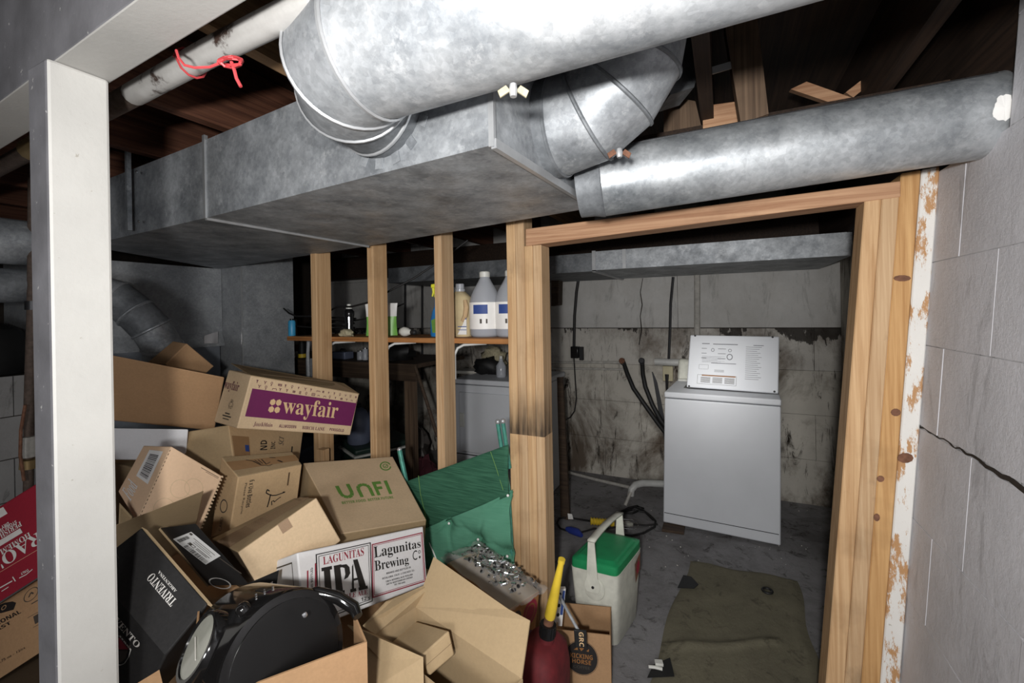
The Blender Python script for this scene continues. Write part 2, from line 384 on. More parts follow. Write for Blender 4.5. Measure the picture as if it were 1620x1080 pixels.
def gore(a, ta, b, tb, side, r, n=40):
    """one sheet-metal gore between two tilted rings; side is the axis of the bend"""
    mb = MB()
    for c, t in ((a, ta), (b, tb)):
        t = nrm(t); s_ = nrm(side); q = np.cross(t, s_)
        for k in range(n):
            w = 2 * math.pi * k / n; mb.v.append(tuple(np.asarray(c) + r * (math.cos(w) * s_ + math.sin(w) * q)))
    for k in range(n): mb.f.append((k, (k + 1) % n, n + (k + 1) % n, n + k)); mb.m.append(0)
    return mb
def root_loc(o):
    p = V(0, 0, 0)
    while o is not None: p = p + np.array(o.location); o = o.parent
    return p
def ob(name, mb, mats, parent=None, label=None, cat=None, kind=None, group=None, smooth=35, bevel=0.0, seg=2, solid=0.0, weld=False):
    mats = mats if isinstance(mats, (list, tuple)) else [mats]
    vs = np.array(mb.v)
    if parent is None:
        lo, hi = vs.min(0), vs.max(0); loc = V((lo[0] + hi[0]) / 2, (lo[1] + hi[1]) / 2, lo[2]); off = loc
    else: loc = V(0, 0, 0); off = root_loc(parent)
    me = bpy.data.meshes.new(name); me.from_pydata([tuple(p) for p in vs - off], [], mb.f); me.validate()
    if len(me.polygons) == len(mb.m): me.polygons.foreach_set('material_index', mb.m)
    for q in mats: me.materials.append(MATS[q])
    b = bmesh.new(); b.from_mesh(me)
    if weld: bmesh.ops.remove_doubles(b, verts=b.verts, dist=1e-5)
    bmesh.ops.recalc_face_normals(b, faces=b.faces); b.to_mesh(me); b.free()
    if smooth:
        me.polygons.foreach_set('use_smooth', [True] * len(me.polygons)); me.set_sharp_from_angle(angle=math.radians(smooth))
    o = bpy.data.objects.new(name, me); COL.objects.link(o); o.location = loc
    if parent is not None: o.parent = parent
    tag(o, label, cat, kind, group)
    if solid:
        s = o.modifiers.new('thick', 'SOLIDIFY'); s.thickness = solid; s.offset = 0
    if bevel:
        bv = o.modifiers.new('bev', 'BEVEL'); bv.width = bevel; bv.segments = seg; bv.limit_method = 'ANGLE'; bv.angle_limit = math.radians(40)
    return o
def tag(o, label=None, cat=None, kind=None, group=None):
    if label: o['label'] = label
    if cat: o['category'] = cat
    if kind: o['kind'] = kind
    if group: o['group'] = group
def thing(name, label, cat, loc, group=None):
    o = bpy.data.objects.new(name, None); COL.objects.link(o); o.location = tuple(map(float, loc)); o.empty_display_size = 0.05
    tag(o, label, cat, None, group); return o
def struct(name, mb, mats, **kw): return ob(name, mb, mats, kind='structure', **kw)
def struct_root(name, loc=(0, 0, 0)):
    o = bpy.data.objects.new(name, None); COL.objects.link(o); o.location = loc; o['kind'] = 'structure'; return o

# ------------------------------------------------------------------ print on faces
def shift(s, A, a, d=None):
    r = ''
    for ch in s:
        if 'A' <= ch <= 'Z': r += chr(A + ord(ch) - 65)
        elif 'a' <= ch <= 'z': r += chr(a + ord(ch) - 97)
        elif d and '0' <= ch <= '9': r += chr(d + ord(ch) - 48)
        else: r += ch
    return r
def serif(s): return shift(s, 0x1D400, 0x1D41A, 0x1D7CE)
def ital(s): return shift(s, 0x1D468, 0x1D482)
def sans(s): return shift(s, 0x1D5D4, 0x1D5EE, 0x1D7EC)
_glyphs = {}
def glyph_mesh(s):
    if s in _glyphs: return _glyphs[s]
    c = bpy.data.curves.new('t', 'FONT'); c.body = s; c.resolution_u = 3
    o = bpy.data.objects.new('t', c); COL.objects.link(o)
    me = o.evaluated_get(bpy.context.evaluated_depsgraph_get()).to_mesh()
    v = np.array([p.co[:2] for p in me.vertices]).reshape(-1, 2); f = [tuple(p.vertices) for p in me.polygons]
    bpy.data.objects.remove(o); bpy.data.curves.remove(c)
    if len(v):
        lo, hi = v.min(0), v.max(0); v = (v - lo) / np.maximum(hi - lo, 1e-6)
    _glyphs[s] = (v, f); return _glyphs[s]
def on_face(quad, uv, off=0.0009):
    q = [np.asarray(p, float) for p in quad]; n = nrm(np.cross(q[1] - q[0], q[3] - q[0]))
    u, v = uv
    return q[0] * (1 - u) * (1 - v) + q[1] * u * (1 - v) + q[2] * u * v + q[3] * (1 - u) * v + n * off
def text(parent, quad, s, rect, mat, rot=0, name='lettering', off=0.0012):
    gv, gf = glyph_mesh(s)
    if not len(gv): return
    u0, v0, u1, v1 = rect; pts = []
    for x, y in gv:
        for _ in range(rot % 4): x, y = 1 - y, x
        pts.append(on_face(quad, (u0 + (u1 - u0) * x, v0 + (v1 - v0) * y), off))
    mb = MB(); mb.add(pts, gf); return ob(name, mb, mat, parent, smooth=0)
def shapes(parent, quad, polys, mat, name='print_mark', off=0.0009):
    mb = MB()
    for p in polys:
        if len(p) == 4 and max(abs(p[2][0] - p[0][0]), abs(p[2][1] - p[0][1])) > .12:
            f = lambda u, v: on_face(quad, tuple(p[0][i] * (1 - u) * (1 - v) + p[1][i] * u * (1 - v) + p[2][i] * u * v + p[3][i] * (1 - u) * v for i in (0, 1)), off)
            mb.grid(f, 12, 12)
        else: mb.add([on_face(quad, q, off) for q in p], [tuple(range(len(p)))])
    return ob(name, mb, mat, parent, smooth=0)
def R4(u0, v0, u1, v1): return [(u0, v0), (u1, v0), (u1, v1), (u0, v1)]
def disc(cu, cv, ru, rv, n=24): return [(cu + ru * math.cos(6.2832 * k / n), cv + rv * math.sin(6.2832 * k / n)) for k in range(n)]
def ringp(cu, cv, ru, rv, w, n=28, a0=0, a1=6.2832):
    out = []
    for k in range(n):
        a, b = a0 + (a1 - a0) * k / n, a0 + (a1 - a0) * (k + 1) / n
        out.append([(cu + ru * math.cos(a), cv + rv * math.sin(a)), (cu + ru * math.cos(b), cv + rv * math.sin(b)),
                    (cu + ru * (1 - w) * math.cos(b), cv + rv * (1 - w) * math.sin(b)), (cu + ru * (1 - w) * math.cos(a), cv + rv * (1 - w) * math.sin(a))])
    return out
def frame4(u0, v0, u1, v1, wu, wv): return [R4(u0, v0, u1, v0 + wv), R4(u0, v1 - wv, u1, v1), R4(u0, v0, u0 + wu, v1), R4(u1 - wu, v0, u1, v1)]
def stroke(pts, w):
    out = []
    for (a, b), (c, d) in zip(pts, pts[1:]):
        dx, dy = c - a, d - b; L = math.hypot(dx, dy) or 1; nx, ny = -dy / L * w / 2, dx / L * w / 2
        out.append([(a + nx, b + ny), (a - nx, b - ny), (c - nx, d - ny), (c + nx, d + ny)])
    return out
def barcode(u0, v0, u1, v1, n=22, vert=True, seed=1):
    r = random.Random(seed); out = []; x = 0.0; L = []
    while x < 1: wd = r.choice((.010, .016, .026, .034)); L.append((x, min(1, x + wd))); x += wd + r.choice((.018, .026, .034))
    for a, b in L:
        out.append(R4(u0 + (u1 - u0) * a, v0, u0 + (u1 - u0) * b, v1) if vert else R4(u0, v0 + (v1 - v0) * a, u1, v0 + (v1 - v0) * b))
    return out
def faces_of(c):
    return dict(front=(c['000'], c['100'], c['101'], c['001']), top=(c['001'], c['101'], c['111'], c['011']), left=(c['010'], c['000'], c['001'], c['011']),
                right=(c['100'], c['110'], c['111'], c['101']))

HX = {"plain_top":{"000":[-2.326,0.7867,1.0801],"001":[-2.1875,0.764,1.3504],"010":[-2.5105,0.9915,1.2037],"011":[-2.3758,0.967,1.4605],"100":[-1.9993,1.1587,0.9608],"101":[-1.8736,1.1299,1.2024],"110":[-2.19,1.3605,1.0707],"111":[-2.0552,1.3361,1.3275]},
"wayfair":{"000":[-1.6858,1.0604,1.0251],"001":[-1.6714,1.1108,1.2226],"010":[-1.9005,1.0996,1.0218],"011":[-1.881,1.1525,1.23],"100":[-1.599,1.5402,0.8838],"101":[-1.5872,1.5893,1.0724],"110":[-1.8138,1.5794,0.8951],"111":[-1.7937,1.6325,1.1115]},
"ndinc":{"000":[-1.6798,1.0507,0.8346],"001":[-1.7888,1.0901,1.0216],"010":[-1.8905,0.9543,0.7799],"011":[-1.9668,1.0094,0.9937],"100":[-1.8641,1.4533,0.6455],"101":[-1.9013,1.5271,0.8786],"110":[-2.0414,1.3729,0.6131],"111":[-2.1165,1.4285,0.8207]},
"exlibris":{"000":[-1.6117,0.9799,0.6788],"001":[-1.5985,1.0069,0.87],"010":[-1.7307,0.9828,0.6349],"011":[-1.7091,1.0138,0.9286],"100":[-1.6014,1.2392,0.6163],"101":[-1.5878,1.2664,0.8349],"110":[-1.7074,1.2483,0.6255],"111":[-1.6729,1.2856,0.8726]},
"unfi":{"000":[-1.3067,1.127,0.4842],"001":[-1.2323,1.1355,0.6781],"010":[-1.7163,1.3364,0.6197],"011":[-1.6663,1.3332,0.81],"100":[-1.1398,1.4765,0.4202],"101":[-1.1081,1.4645,0.6088],"110":[-1.5602,1.6808,0.5594],"111":[-1.4778,1.6931,0.7536]},
"lagunitas":{"000":[-1.0045,0.7997,0.6241],"001":[-1.0893,0.8473,0.7873],"010":[-1.2541,0.8043,0.51],"011":[-1.3285,0.8569,0.6734],"100":[-0.949,1.253,0.5052],"101":[-1.0086,1.3126,0.6704],"110":[-1.1869,1.2631,0.393],"111":[-1.2613,1.3157,0.5564]},
"plainfront":{"000":[-1.1655,0.8044,0.66],"001":[-1.2229,0.7645,0.7993],"010":[-1.3988,0.8724,0.599],"011":[-1.4598,0.8307,0.7577],"100":[-1.1158,1.0294,0.7291],"101":[-1.1757,0.9882,0.8734],"110":[-1.3451,1.0993,0.6713],"111":[-1.3803,1.07,0.8072]},
"kraft":{"000":[-1.7056,0.6817,0.6354],"001":[-1.4597,0.5856,0.9064],"010":[-1.8075,0.6915,0.732],"011":[-1.5606,0.5959,1.0022],"100":[-1.6604,0.8808,0.6645],"101":[-1.4123,0.7858,0.9338],"110":[-1.761,0.8912,0.7601],"111":[-1.5141,0.7956,1.0303]},
"trivento":{"000":[-1.2303,0.6805,0.5853],"001":[-1.136,0.5459,0.6974],"010":[-1.4709,0.6503,0.7385],"011":[-1.3839,0.5121,0.8555],"100":[-1.1957,0.7626,0.6558],"101":[-1.1104,0.6236,0.7732],"110":[-1.4364,0.7323,0.8089],"111":[-1.342,0.5976,0.9218]},
"official":{"000":[-1.3356,0.7519,0.6871],"001":[-1.3963,0.6634,0.8793],"010":[-1.3368,0.8072,0.7131],"011":[-1.4006,0.7172,0.903],"100":[-1.1301,0.7366,0.7492],"101":[-1.1967,0.6453,0.9372],"110":[-1.1345,0.7904,0.7731],"111":[-1.1983,0.7004,0.963]},
"inner":{"000":[-0.6546,0.8687,0.5738],"001":[-0.678,0.8643,0.6178],"010":[-0.805,0.928,0.5158],"011":[-0.8238,0.9258,0.5655],"100":[-0.6323,0.943,0.5795],"101":[-0.6474,0.9426,0.6375],"110":[-0.7793,1.0038,0.5294],"111":[-0.7996,1.001,0.581]},
"printed":{"000":[-0.709,1.3255,0.1449],"001":[-0.674,1.3403,0.4388],"010":[-1.0306,1.4258,0.178],"011":[-0.9956,1.4406,0.472],"100":[-0.6613,1.4824,0.1313],"101":[-0.6265,1.4972,0.4251],"110":[-0.983,1.5828,0.1645],"111":[-0.948,1.5976,0.4584]},
"coffee":{"000":[-0.5885,1.5447,0.0357],"001":[-0.6022,1.5817,0.2341],"010":[-0.6379,1.7704,-0.0097],"011":[-0.6507,1.8078,0.1884],"100":[-0.3902,1.5885,0.0404],"101":[-0.3992,1.6277,0.2412],"110":[-0.4375,1.8153,-0.0049],"111":[-0.4498,1.8529,0.1964]},
"rao":{"000":[-2.095,0.474,0.5303],"001":[-2.2687,0.5169,0.7677],"010":[-2.1258,0.6223,0.4823],"011":[-2.2935,0.6682,0.7177],"100":[-1.7288,0.6181,0.7686],"101":[-1.8896,0.6673,1.0027],"110":[-1.7536,0.7694,0.7188],"111":[-1.9212,0.8153,0.9541]},
"ontop":{"000":[-2.1184,0.4766,0.2859],"001":[-2.2519,0.5095,0.4573],"010":[-2.1495,0.6241,0.2339],"011":[-2.2795,0.6586,0.4046],"100":[-1.7537,0.6356,0.5346],"101":[-1.8797,0.672,0.705],"110":[-1.7812,0.7848,0.482],"111":[-1.9112,0.8193,0.6527]},
"small":{"000":[-2.265,1.1946,1.1113],"001":[-2.2337,1.0935,1.2493],"010":[-2.3739,1.1909,1.1242],"011":[-2.3585,1.0821,1.2534],"100":[-2.2498,1.3093,1.2135],"101":[-2.2527,1.1918,1.3331],"110":[-2.3757,1.2974,1.2148],"111":[-2.3609,1.1883,1.3433]},
"white":{"000":[-2.2031,0.743,0.9393],"001":[-2.1807,0.737,1.0594],"010":[-2.3341,0.8911,0.9699],"011":[-2.3099,0.886,1.0928],"100":[-1.9187,1.003,0.8907],"101":[-1.8911,0.9994,1.0168],"110":[-2.0471,1.1523,0.9241],"111":[-2.0228,1.1472,1.047]},
"pink":{"001":[-1.6684,0.8291,1.0245],"000":[-1.7166,0.7504,0.7955],"101":[-1.578,0.9391,0.8997],"100":[-1.5984,0.8738,0.7301],"011":[-1.8593,0.8372,1.0035],"010":[-1.8823,0.7706,0.8592],"111":[-1.7688,0.9472,0.8787],"110":[-1.7641,0.8941,0.7937]}}

# ================================================================== STRUCTURE
PART_Y = 1.70          # front of the stud partition
BACK_Y = 3.85
# ---- floor
fl = MB(); fl.box((-5.2, -2.7, -0.12), (1.6, 4.05, 0.0)); struct('floor', fl, 'concrete_floor', smooth=0)
# ---- right wall (leans a little), painted blocks with their own edges
rw1, rw2 = pY(1488, 262, PART_Y), pY(1425, 1080, PART_Y)
rw_up = (rw1 - rw2) / (rw1[2] - rw2[2])
def RWP(Y, z, out=0.0): p = rw1 + rw_up * (z - rw1[2]); return V(p[0] - out, Y, z)
def rw_px(x, y):
    n = np.cross((0, 1, 0), rw_up); d = ray(x, y); return EYE + d * (((rw1 - EYE) @ n) / (d @ n))
wr = struct_root('wall_right', (rw2[0], 1.0, 0))
bk = MB()
bk.hexa({'000': RWP(-2.6, 0, -.0024), '100': RWP(-2.6, 0, -.2), '001': RWP(-2.6, 2.36, -.0024), '101': RWP(-2.6, 2.36, -.2), '010': RWP(1.36, 0, -.0024), '110': RWP(1.36, 0, -.2), '011': RWP(1.36, 2.36, -.0024), '111': RWP(1.36, 2.36, -.2)})
bk.hexa({'000': RWP(1.36, 0, -.0024), '100': RWP(1.36, 0, -.2), '001': RWP(1.36, 1.835, -.0024), '101': RWP(1.36, 1.835, -.2), '010': RWP(1.80, 0, -.0024), '110': RWP(1.80, 0, -.2), '011': RWP(1.80, 1.835, -.0024), '111': RWP(1.80, 1.835, -.2)})
ob('mortar_backing', bk, 'block_mortar', wr, smooth=0)
course = [0.0] + [float(rw_px(x, y)[2]) for x, y in ((1437, 948), (1441, 815), (1456, 674), (1466, 546), (1476, 415))]
if course[1] > 0.45: course.insert(1, course[1] / 2)
course += [1.84, 2.08, 2.36]
vj = [rw_px(1500, 1070)[1], rw_px(1472, 890)[1], rw_px(1531, 800)[1], rw_px(1488, 620)[1], rw_px(1575, 470)[1], rw_px(1523, 335)[1]]
vj = [vj[0]] * (len(course) - 3 - len(vj)) + vj + [vj[3], vj[4]]
rnd = random.Random(3)
for ci in range(len(course) - 1):
    z0, z1 = course[ci], course[ci + 1]; yend = 1.82 if z1 <= 1.85 else 1.355
    L = 0.40; ys = [vj[ci] + L * k for k in range(-12, 8)]
    edges = [-2.6] + [q for q in ys if -2.5 < q < yend - 0.03] + [yend]
    for a, b in zip(edges, edges[1:]):
        crack = abs(z0 - course[-6]) < 1e-6 or abs(z1 - course[-6]) < 1e-6
        g = 0.0014; lo = z0 + g; hi = z1 - g; o = rnd.uniform(-.0008, .0012)
        mb = MB(); n = 4
        def edge(y, z, which):   # the cracked joint is open and ragged
            if (which == 'lo' and abs(z0 - course[-6]) < 1e-6) or (which == 'hi' and abs(z1 - course[-6]) < 1e-6):
                k = mnoise.noise((y * 9, which == 'lo', 2.2)) * .012 + .004
                return z + (max(0, k) if which == 'lo' else -max(0, k))
            return z
        if ci == 0 or b < 0.9: n = 1
        for k in range(n):
            ya, yb = a + g + (b - a - 2 * g) * k / n, a + g + (b - a - 2 * g) * (k + 1) / n
            mb.hexa({'000': RWP(ya, edge(ya, lo, 'lo'), o), '100': RWP(ya, edge(ya, lo, 'lo'), -.02), '001': RWP(ya, edge(ya, hi, 'hi'), o), '101': RWP(ya, edge(ya, hi, 'hi'), -.02),
                     '010': RWP(yb, edge(yb, lo, 'lo'), o), '110': RWP(yb, edge(yb, lo, 'lo'), -.02), '011': RWP(yb, edge(yb, hi, 'hi'), o), '111': RWP(yb, edge(yb, hi, 'hi'), -.02)})
        b_ = bmesh.new()
        ob('concrete_block', mb, 'block_paint', wr, smooth=0)
        b_.free()
zc_ = course[-6]; cr = MB(); rk = random.Random(17)
ys_ = list(np.arange(.95, 1.80, .03)); zz = [zc_ + rk.uniform(-.005, .005) for _ in ys_]; ww = [.0018 + .008 * abs(mnoise.noise((y * 7, 1.1, 3.3))) ** 1.3 + (.002 if y < 1.35 else 0) for y in ys_]
for k in range(len(ys_) - 1):
    cr.hexa({'000': RWP(ys_[k], zz[k] - ww[k], .0), '010': RWP(ys_[k + 1], zz[k + 1] - ww[k + 1], .0), '001': RWP(ys_[k], zz[k] + ww[k] * .6, .0), '011': RWP(ys_[k + 1], zz[k + 1] + ww[k + 1] * .6, .0),
             '100': RWP(ys_[k], zz[k] - ww[k], -.0020), '110': RWP(ys_[k + 1], zz[k + 1] - ww[k + 1], -.0020), '101': RWP(ys_[k], zz[k] + ww[k] * .6, -.0020), '111': RWP(ys_[k + 1], zz[k + 1] + ww[k + 1] * .6, -.0020)})
ob('crack', cr, 'back_joint', wr, smooth=0)
# ---- back room side wall, in the dark
mb = MB(); mb.hexa({'000': (.60, 1.82, 0), '100': (.95, 1.82, 0), '010': (.755, 3.9, 0), '110': (.95, 3.9, 0), '001': (.66, 1.82, 2.36), '101': (.95, 1.82, 2.36), '011': (.755, 3.9, 2.36), '111': (.95, 3.9, 2.36)})
struct('wall_right_rear', mb, 'back_lower', smooth=0)
# ---- back wall: courses of blocks, smooth paint above, mould below
wb = struct_root('wall_back', (-2, BACK_Y, 0))
mb = MB(); mb.box((-5.0, BACK_Y + .008, 0), (.8, BACK_Y + .2, 2.36)); ob('mortar_backing', mb, 'back_joint', wb, smooth=0)
zs = [0, .33, .66, .985, 1.298, 1.83, 2.36]
for ci in range(6):
    L = .62 if ci < 4 else 1.24; off = (.31 if ci % 2 else 0.0)
    xs = [-5.0] + [x for x in np.arange(-5.3 + off, .8, L) if -4.9 < x < .7] + [.8]
    for a, b in zip(xs, xs[1:]):
        g = .0012; mb = MB(); mb.box((a + g, BACK_Y + rnd.uniform(-.002, .002), zs[ci] + (.003 if ci == 4 else g)), (b - g, BACK_Y + .01, zs[ci + 1] - (.004 if ci == 3 else g)))
        ob('concrete_block', mb, ['back_lower', 'back_lower', 'back_lower', 'back_mid', 'back_upper', 'back_upper'][ci], wb, smooth=0)
# open cracks and flaked render on the back wall
def on_back(px): return [pY(x, y, BACK_Y - .004) for x, y in px]
def ribbon(pts, ws, d=(0, -1, 0), th=.003):
    mb = MB()
    for i in range(len(pts) - 1):
        (a, b), (wa, wb_) = (pts[i], pts[i + 1]), (ws[i], ws[i + 1]); t = nrm(b - a); s = nrm(np.cross(t, d))
        q = [a - s * wa, a + s * wa, b + s * wb_, b - s * wb_]
        mb.prism(q, V(*d) * th)
    return mb
ob('crack', ribbon(on_back([(1017, 440), (1013, 462), (1016, 482), (1013, 500), (1015, 522), (1011, 545)]), [.002, .003, .004, .003, .005, .003]), 'back_joint', wb, smooth=0)
ob('crack', ribbon(on_back([(1032, 588), (1037, 604), (1042, 630), (1047, 660), (1052, 690), (1055, 716)]), [.004, .014, .017, .02, .012, .008]), 'dark_steel', wb, smooth=0)
# ---- left wall, front wall and ceiling close the room
wl = struct_root('wall_left', (-4.3, 1, 0))
mb = MB(); mb.box((-4.6, -2.7, 0), (-4.312, 4.05, 2.36)); ob('mortar_backing', mb, 'back_joint', wl, smooth=0)
for ci in range(7):
    z0 = .2 * ci + .02; off = .2 if ci % 2 else 0
    for k in range(8):
        y0 = .2 + .4 * k + off; mb = MB(); mb.box((-4.32, y0 + .003, z0 + .003), (-4.30 + rnd.uniform(-.002, .002), y0 + .397, z0 + .197)); ob('concrete_block', mb, 'left_block', wl, smooth=0)
mb = MB(); mb.box((-4.6, -2.9, 0), (1.6, -2.7, 2.36)); struct('wall_front', mb, 'room_white', smooth=0)
ce = struct_root('ceiling', (-1.5, 1.5, 2.34))
mb = MB(); mb.box((-4.6, -2.9, 2.34), (1.6, 4.05, 2.42)); ob('subfloor', mb, 'joist_shaded', ce, smooth=0)
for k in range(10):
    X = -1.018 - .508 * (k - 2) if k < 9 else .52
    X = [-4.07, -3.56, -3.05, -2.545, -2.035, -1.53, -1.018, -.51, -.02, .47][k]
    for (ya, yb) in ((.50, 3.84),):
        mb = MB(); mb.box((X - .04, ya, 2.10), (X, yb, 2.34)); ob('joist', mb, 'joist_pale' if k == 6 else ('joist_shaded' if k > 7 else 'joist_wood'), ce, smooth=0)  # right-hand joists take the colour darkened for the duct's shadow
for a, b in (((.10, 1.98), (.44, 2.12)), ((.44, 1.98), (.10, 2.12))): pass
mb = MB(); mb.box((.60, 1.37, 1.845), (.66, 3.84, 2.34)); ob('dark_gap_filler', mb, 'joist_shaded', ce, smooth=0)  # dark board added to keep the gap over the right wall black
mb = MB(); mb.box((-4.25, 3.66, 1.86), (.60, 3.845, 2.10)); ob('dark_wall_filler', mb, 'joist_shaded', ce, smooth=0)  # dark board added in place of the shade above the flat duct
# solid blocking and cross bridging between the joists near the right wall
q = [pY(1251, 141, 1.80), pY(1276, 129, 1.80), pY(1352, 156, 1.80), pY(1325, 166, 1.80)]
mb = MB(); mb.prism(q, (.0, .05, .012)); ob('bridging', mb, 'header_wood', ce, smooth=0)
q = [pY(1338, 146, 1.86), pY(1350, 154, 1.86), pY(1404, 110, 1.86), pY(1378, 115, 1.86)]
mb = MB(); mb.prism(q, (.0, .05, .012)); ob('bridging', mb, 'header_wood', ce, smooth=0)
q = [pY(1145, 30, 1.50), pY(1172, 195, 1.50), pY(1216, 180, 1.50), pY(1197, 18, 1.50)]
mb = MB(); mb.prism(q, (.0, .09, .0)); ob('hanging_board', mb, 'old_post_wood', ce, smooth=0)
q = [pY(1112, 168, 1.66), pY(1112, 215, 1.66), pY(1172, 200, 1.66), pY(1168, 160, 1.66)]
mb = MB(); mb.prism(q, (.0, .09, .0)); ob('blocking', mb, 'header_wood', ce, smooth=0)
q = [pY(1050, 150, 1.72), pY(1050, 225, 1.72), pY(1112, 210, 1.72), pY(1100, 160, 1.72)]
mb = MB(); mb.prism(q, (.0, .09, .0)); ob('blocking', mb, 'old_post_wood', ce, smooth=0)

# ---- the stud partition
wp = struct_root('wall_partition', (-.6, PART_Y + .045, 0))
HDR = pY(831, 389, PART_Y)[2]
def stud(x0, x1, z1, mat, yy=PART_Y, dep=.095, z0=0.0, y_ref=500):
    a, b = pY(x0, y_ref, yy)[0], pY(x1, y_ref, yy)[0]
    mb = MB(); mb.box((a, yy, z0), (b, yy + dep, z1)); return ob('stud', mb, mat, wp, smooth=0, bevel=.002, seg=1)
for x, m in ((492.5, 'stud_wood'), (582, 'stud_wood'), (688, 'stud_wood_pale')):
    a = pY(x, 500, PART_Y)[0]; mb = MB(); mb.box((a, PART_Y, 0), (a + .041, PART_Y + .102, 2.06)); ob('stud', mb, m, wp, smooth=0, bevel=.002, seg=1)
for x in (60, 200, 310, 400):     # studs carry on behind the furnace duct
    pass
mb = MB(); a = pY(499, 600, PART_Y - .04)[0]; mb.box((a, PART_Y - .041, 0), (a + .05, PART_Y - .001, .74)); ob('stud', mb, 'stud_wood', wp, smooth=0, bevel=.002, seg=1)
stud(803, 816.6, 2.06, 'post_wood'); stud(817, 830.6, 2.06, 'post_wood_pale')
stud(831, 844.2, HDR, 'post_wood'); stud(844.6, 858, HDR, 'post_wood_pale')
mb = MB(); mb.slab([pY(831.5, 389, PART_Y - .004), pY(1425, 311, PART_Y - .004), pY(1425, 286, PART_Y - .004), pY(831.5, 362, PART_Y - .004)], .10); ob('header', mb, 'header_wood', wp, smooth=0, bevel=.002, seg=1)
def jamb(tl, tr, bl, br, mat, name='stud', yy=PART_Y):
    TL, TR, BL, BR = (pY(*p, yy) for p in (tl, tr, bl, br))
    def dn(T, B): return T + (B - T) * (T[2] / (T[2] - B[2]))
    mb = MB(); mb.slab([dn(TL, BL), dn(TR, BR), TR, TL], .10); return ob(name, mb, mat, wp, smooth=0, bevel=.003, seg=1)
jamb((1368, 317), (1395.5, 313), (1306.5, 1080), (1336.5, 1080), 'stud_wood')
jamb((1396, 313), (1424, 309), (1337, 1080), (1362.5, 1080), 'stud_wood_pale')
jamb((1425.5, 274), (1457.5, 268), (1363, 1080), (1392.5, 1080), 'stud_orange')
s4 = jamb((1458.5, 268), (1487.5, 262), (1393, 1080), (1424, 1080), 'stud_paint')
s4['label'] = 'stud with flaking white paint'
for (x, y, rx, ry) in ((1427, 440, 14, 5), (1417, 652, 8, 6), (1432, 724, 13, 8), (1393, 757, 6, 5), (1387, 818, 5, 6)):
    c = pY(x, y, PART_Y - .001); ex = pY(x + rx, y, PART_Y - .001) - c; ez = pY(x, y + ry, PART_Y - .001) - c
    mb = MB(); mb.prism([c + ex * math.cos(t) + ez * math.sin(t) for t in np.linspace(0, 6.283, 11)[:-1]], (0, -.002, 0)); ob('knot', mb, 'rust', wp, smooth=0)
mb = MB(); mb.box((-3.1, PART_Y, 2.06), (.62, PART_Y + .09, 2.10)); ob('top_plate', mb, 'joist_shaded', wp, smooth=0)  # top plate coloured dark to stand for the shade up there

# ================================================================== POST, BEAM, PIPES
PX = -1.15
y0, y1 = .325 * 1.15, .4085 * 1.15
BZ = 1.95
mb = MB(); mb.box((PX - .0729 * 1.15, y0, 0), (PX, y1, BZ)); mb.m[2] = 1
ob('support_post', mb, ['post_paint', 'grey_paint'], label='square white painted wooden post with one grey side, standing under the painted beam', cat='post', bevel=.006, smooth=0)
n1, n2_, f1, f2 = pZ(0, 160, BZ), pZ(213, 0, BZ), pZ(0, 237, BZ), pZ(393, 0, BZ)
def at_x(a, b, x): return a + (b - a) * ((x - a[0]) / (b[0] - a[0]))
bq = [at_x(n1, n2_, -2.2), at_x(n1, n2_, .50), at_x(f1, f2, .50), at_x(f1, f2, -2.2)]
bq[0] = n1 + (n2_ - n1) * -1.2; bq[3] = f1 + (f2 - f1) * -1.0; bq[1] = at_x(n1, n2_, .53); bq[2] = at_x(f1, f2, .53)
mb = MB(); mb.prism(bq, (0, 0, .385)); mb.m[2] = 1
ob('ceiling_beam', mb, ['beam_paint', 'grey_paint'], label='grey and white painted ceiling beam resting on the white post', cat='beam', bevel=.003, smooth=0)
pz = 2.0
pts = [pZ(-20, 268, pz), pZ(180, 166, pz), pZ(330, 84, pz), pZ(500, 0, pz)]
a, b = pts[1], pts[2]; d = nrm(b - a); pA = a - d * 2.6; pB = pts[3] - d * .0
t = thing('steam_pipe', 'old steel pipe with flaking white paint running beside the painted beam', 'pipe', (a[0], a[1], pz))
mid = pZ(212, 149, pz); mb = MB(); mb.tube([pA, a, mid], .0255, 14); ob('bare_pipe_run', mb, 'old_iron', t)
mb = MB(); mb.tube([mid, b, pB, pB + V(.05, 0, .08), pB + V(.06, 0, .3)], .026, 14); ob('pipe_run', mb, 'painted_pipe', t)
c = a - d * .0; mb = MB(); mb.tube([a - d * .60, a - d * .46], .034, 14); ob('coupling', mb, 'brass', t, label='brass coloured coupling')
# red wire tied round the pipe
wc = pZ(300, 101, pz); e1 = nrm(np.cross(d, (0, 0, 1))); mb = MB()
loop = [wc + d * (.012 * k / 12) + .030 * (math.cos(k * .55) * e1 + math.sin(k * .55) * V(0, 0, 1)) for k in range(13)]
mb.tube(loop, .0024, 6)
P0 = pd(305, 106, .80); k0 = pd(362, 96, .80)
mb.tube([loop[-1], pd(279, 80, .80), pd(283, 92, .795), pd(292, 103, .79), pd(308, 107, .79), pd(332, 106, .79), pd(350, 99, .79)], .0024, 6)
rk = random.Random(5)
for j in range(3):
    mb.tube([pd(365 + 17 * math.cos(a_ + j) + rk.uniform(-3, 3), 98 + (9 - 2 * j) * math.sin(a_ + j), .79 + .012 * math.sin(a_ * 1.7 + j)) for a_ in np.linspace(0, 6.4, 12)], .0024, 6)
mb.tube([pd(366, 98, .785), pd(371, 112, .785), pd(374, 124, .785), pd(381, 137, .785)], .003, 6)
ob('red_wire', mb, 'red_wire', label='red wire knotted round the flaking white pipe', cat='wire')
mb = MB(); mb.tube([pd(380, 135, .785), pd(381.6, 138.5, .785)], .0036, 6)

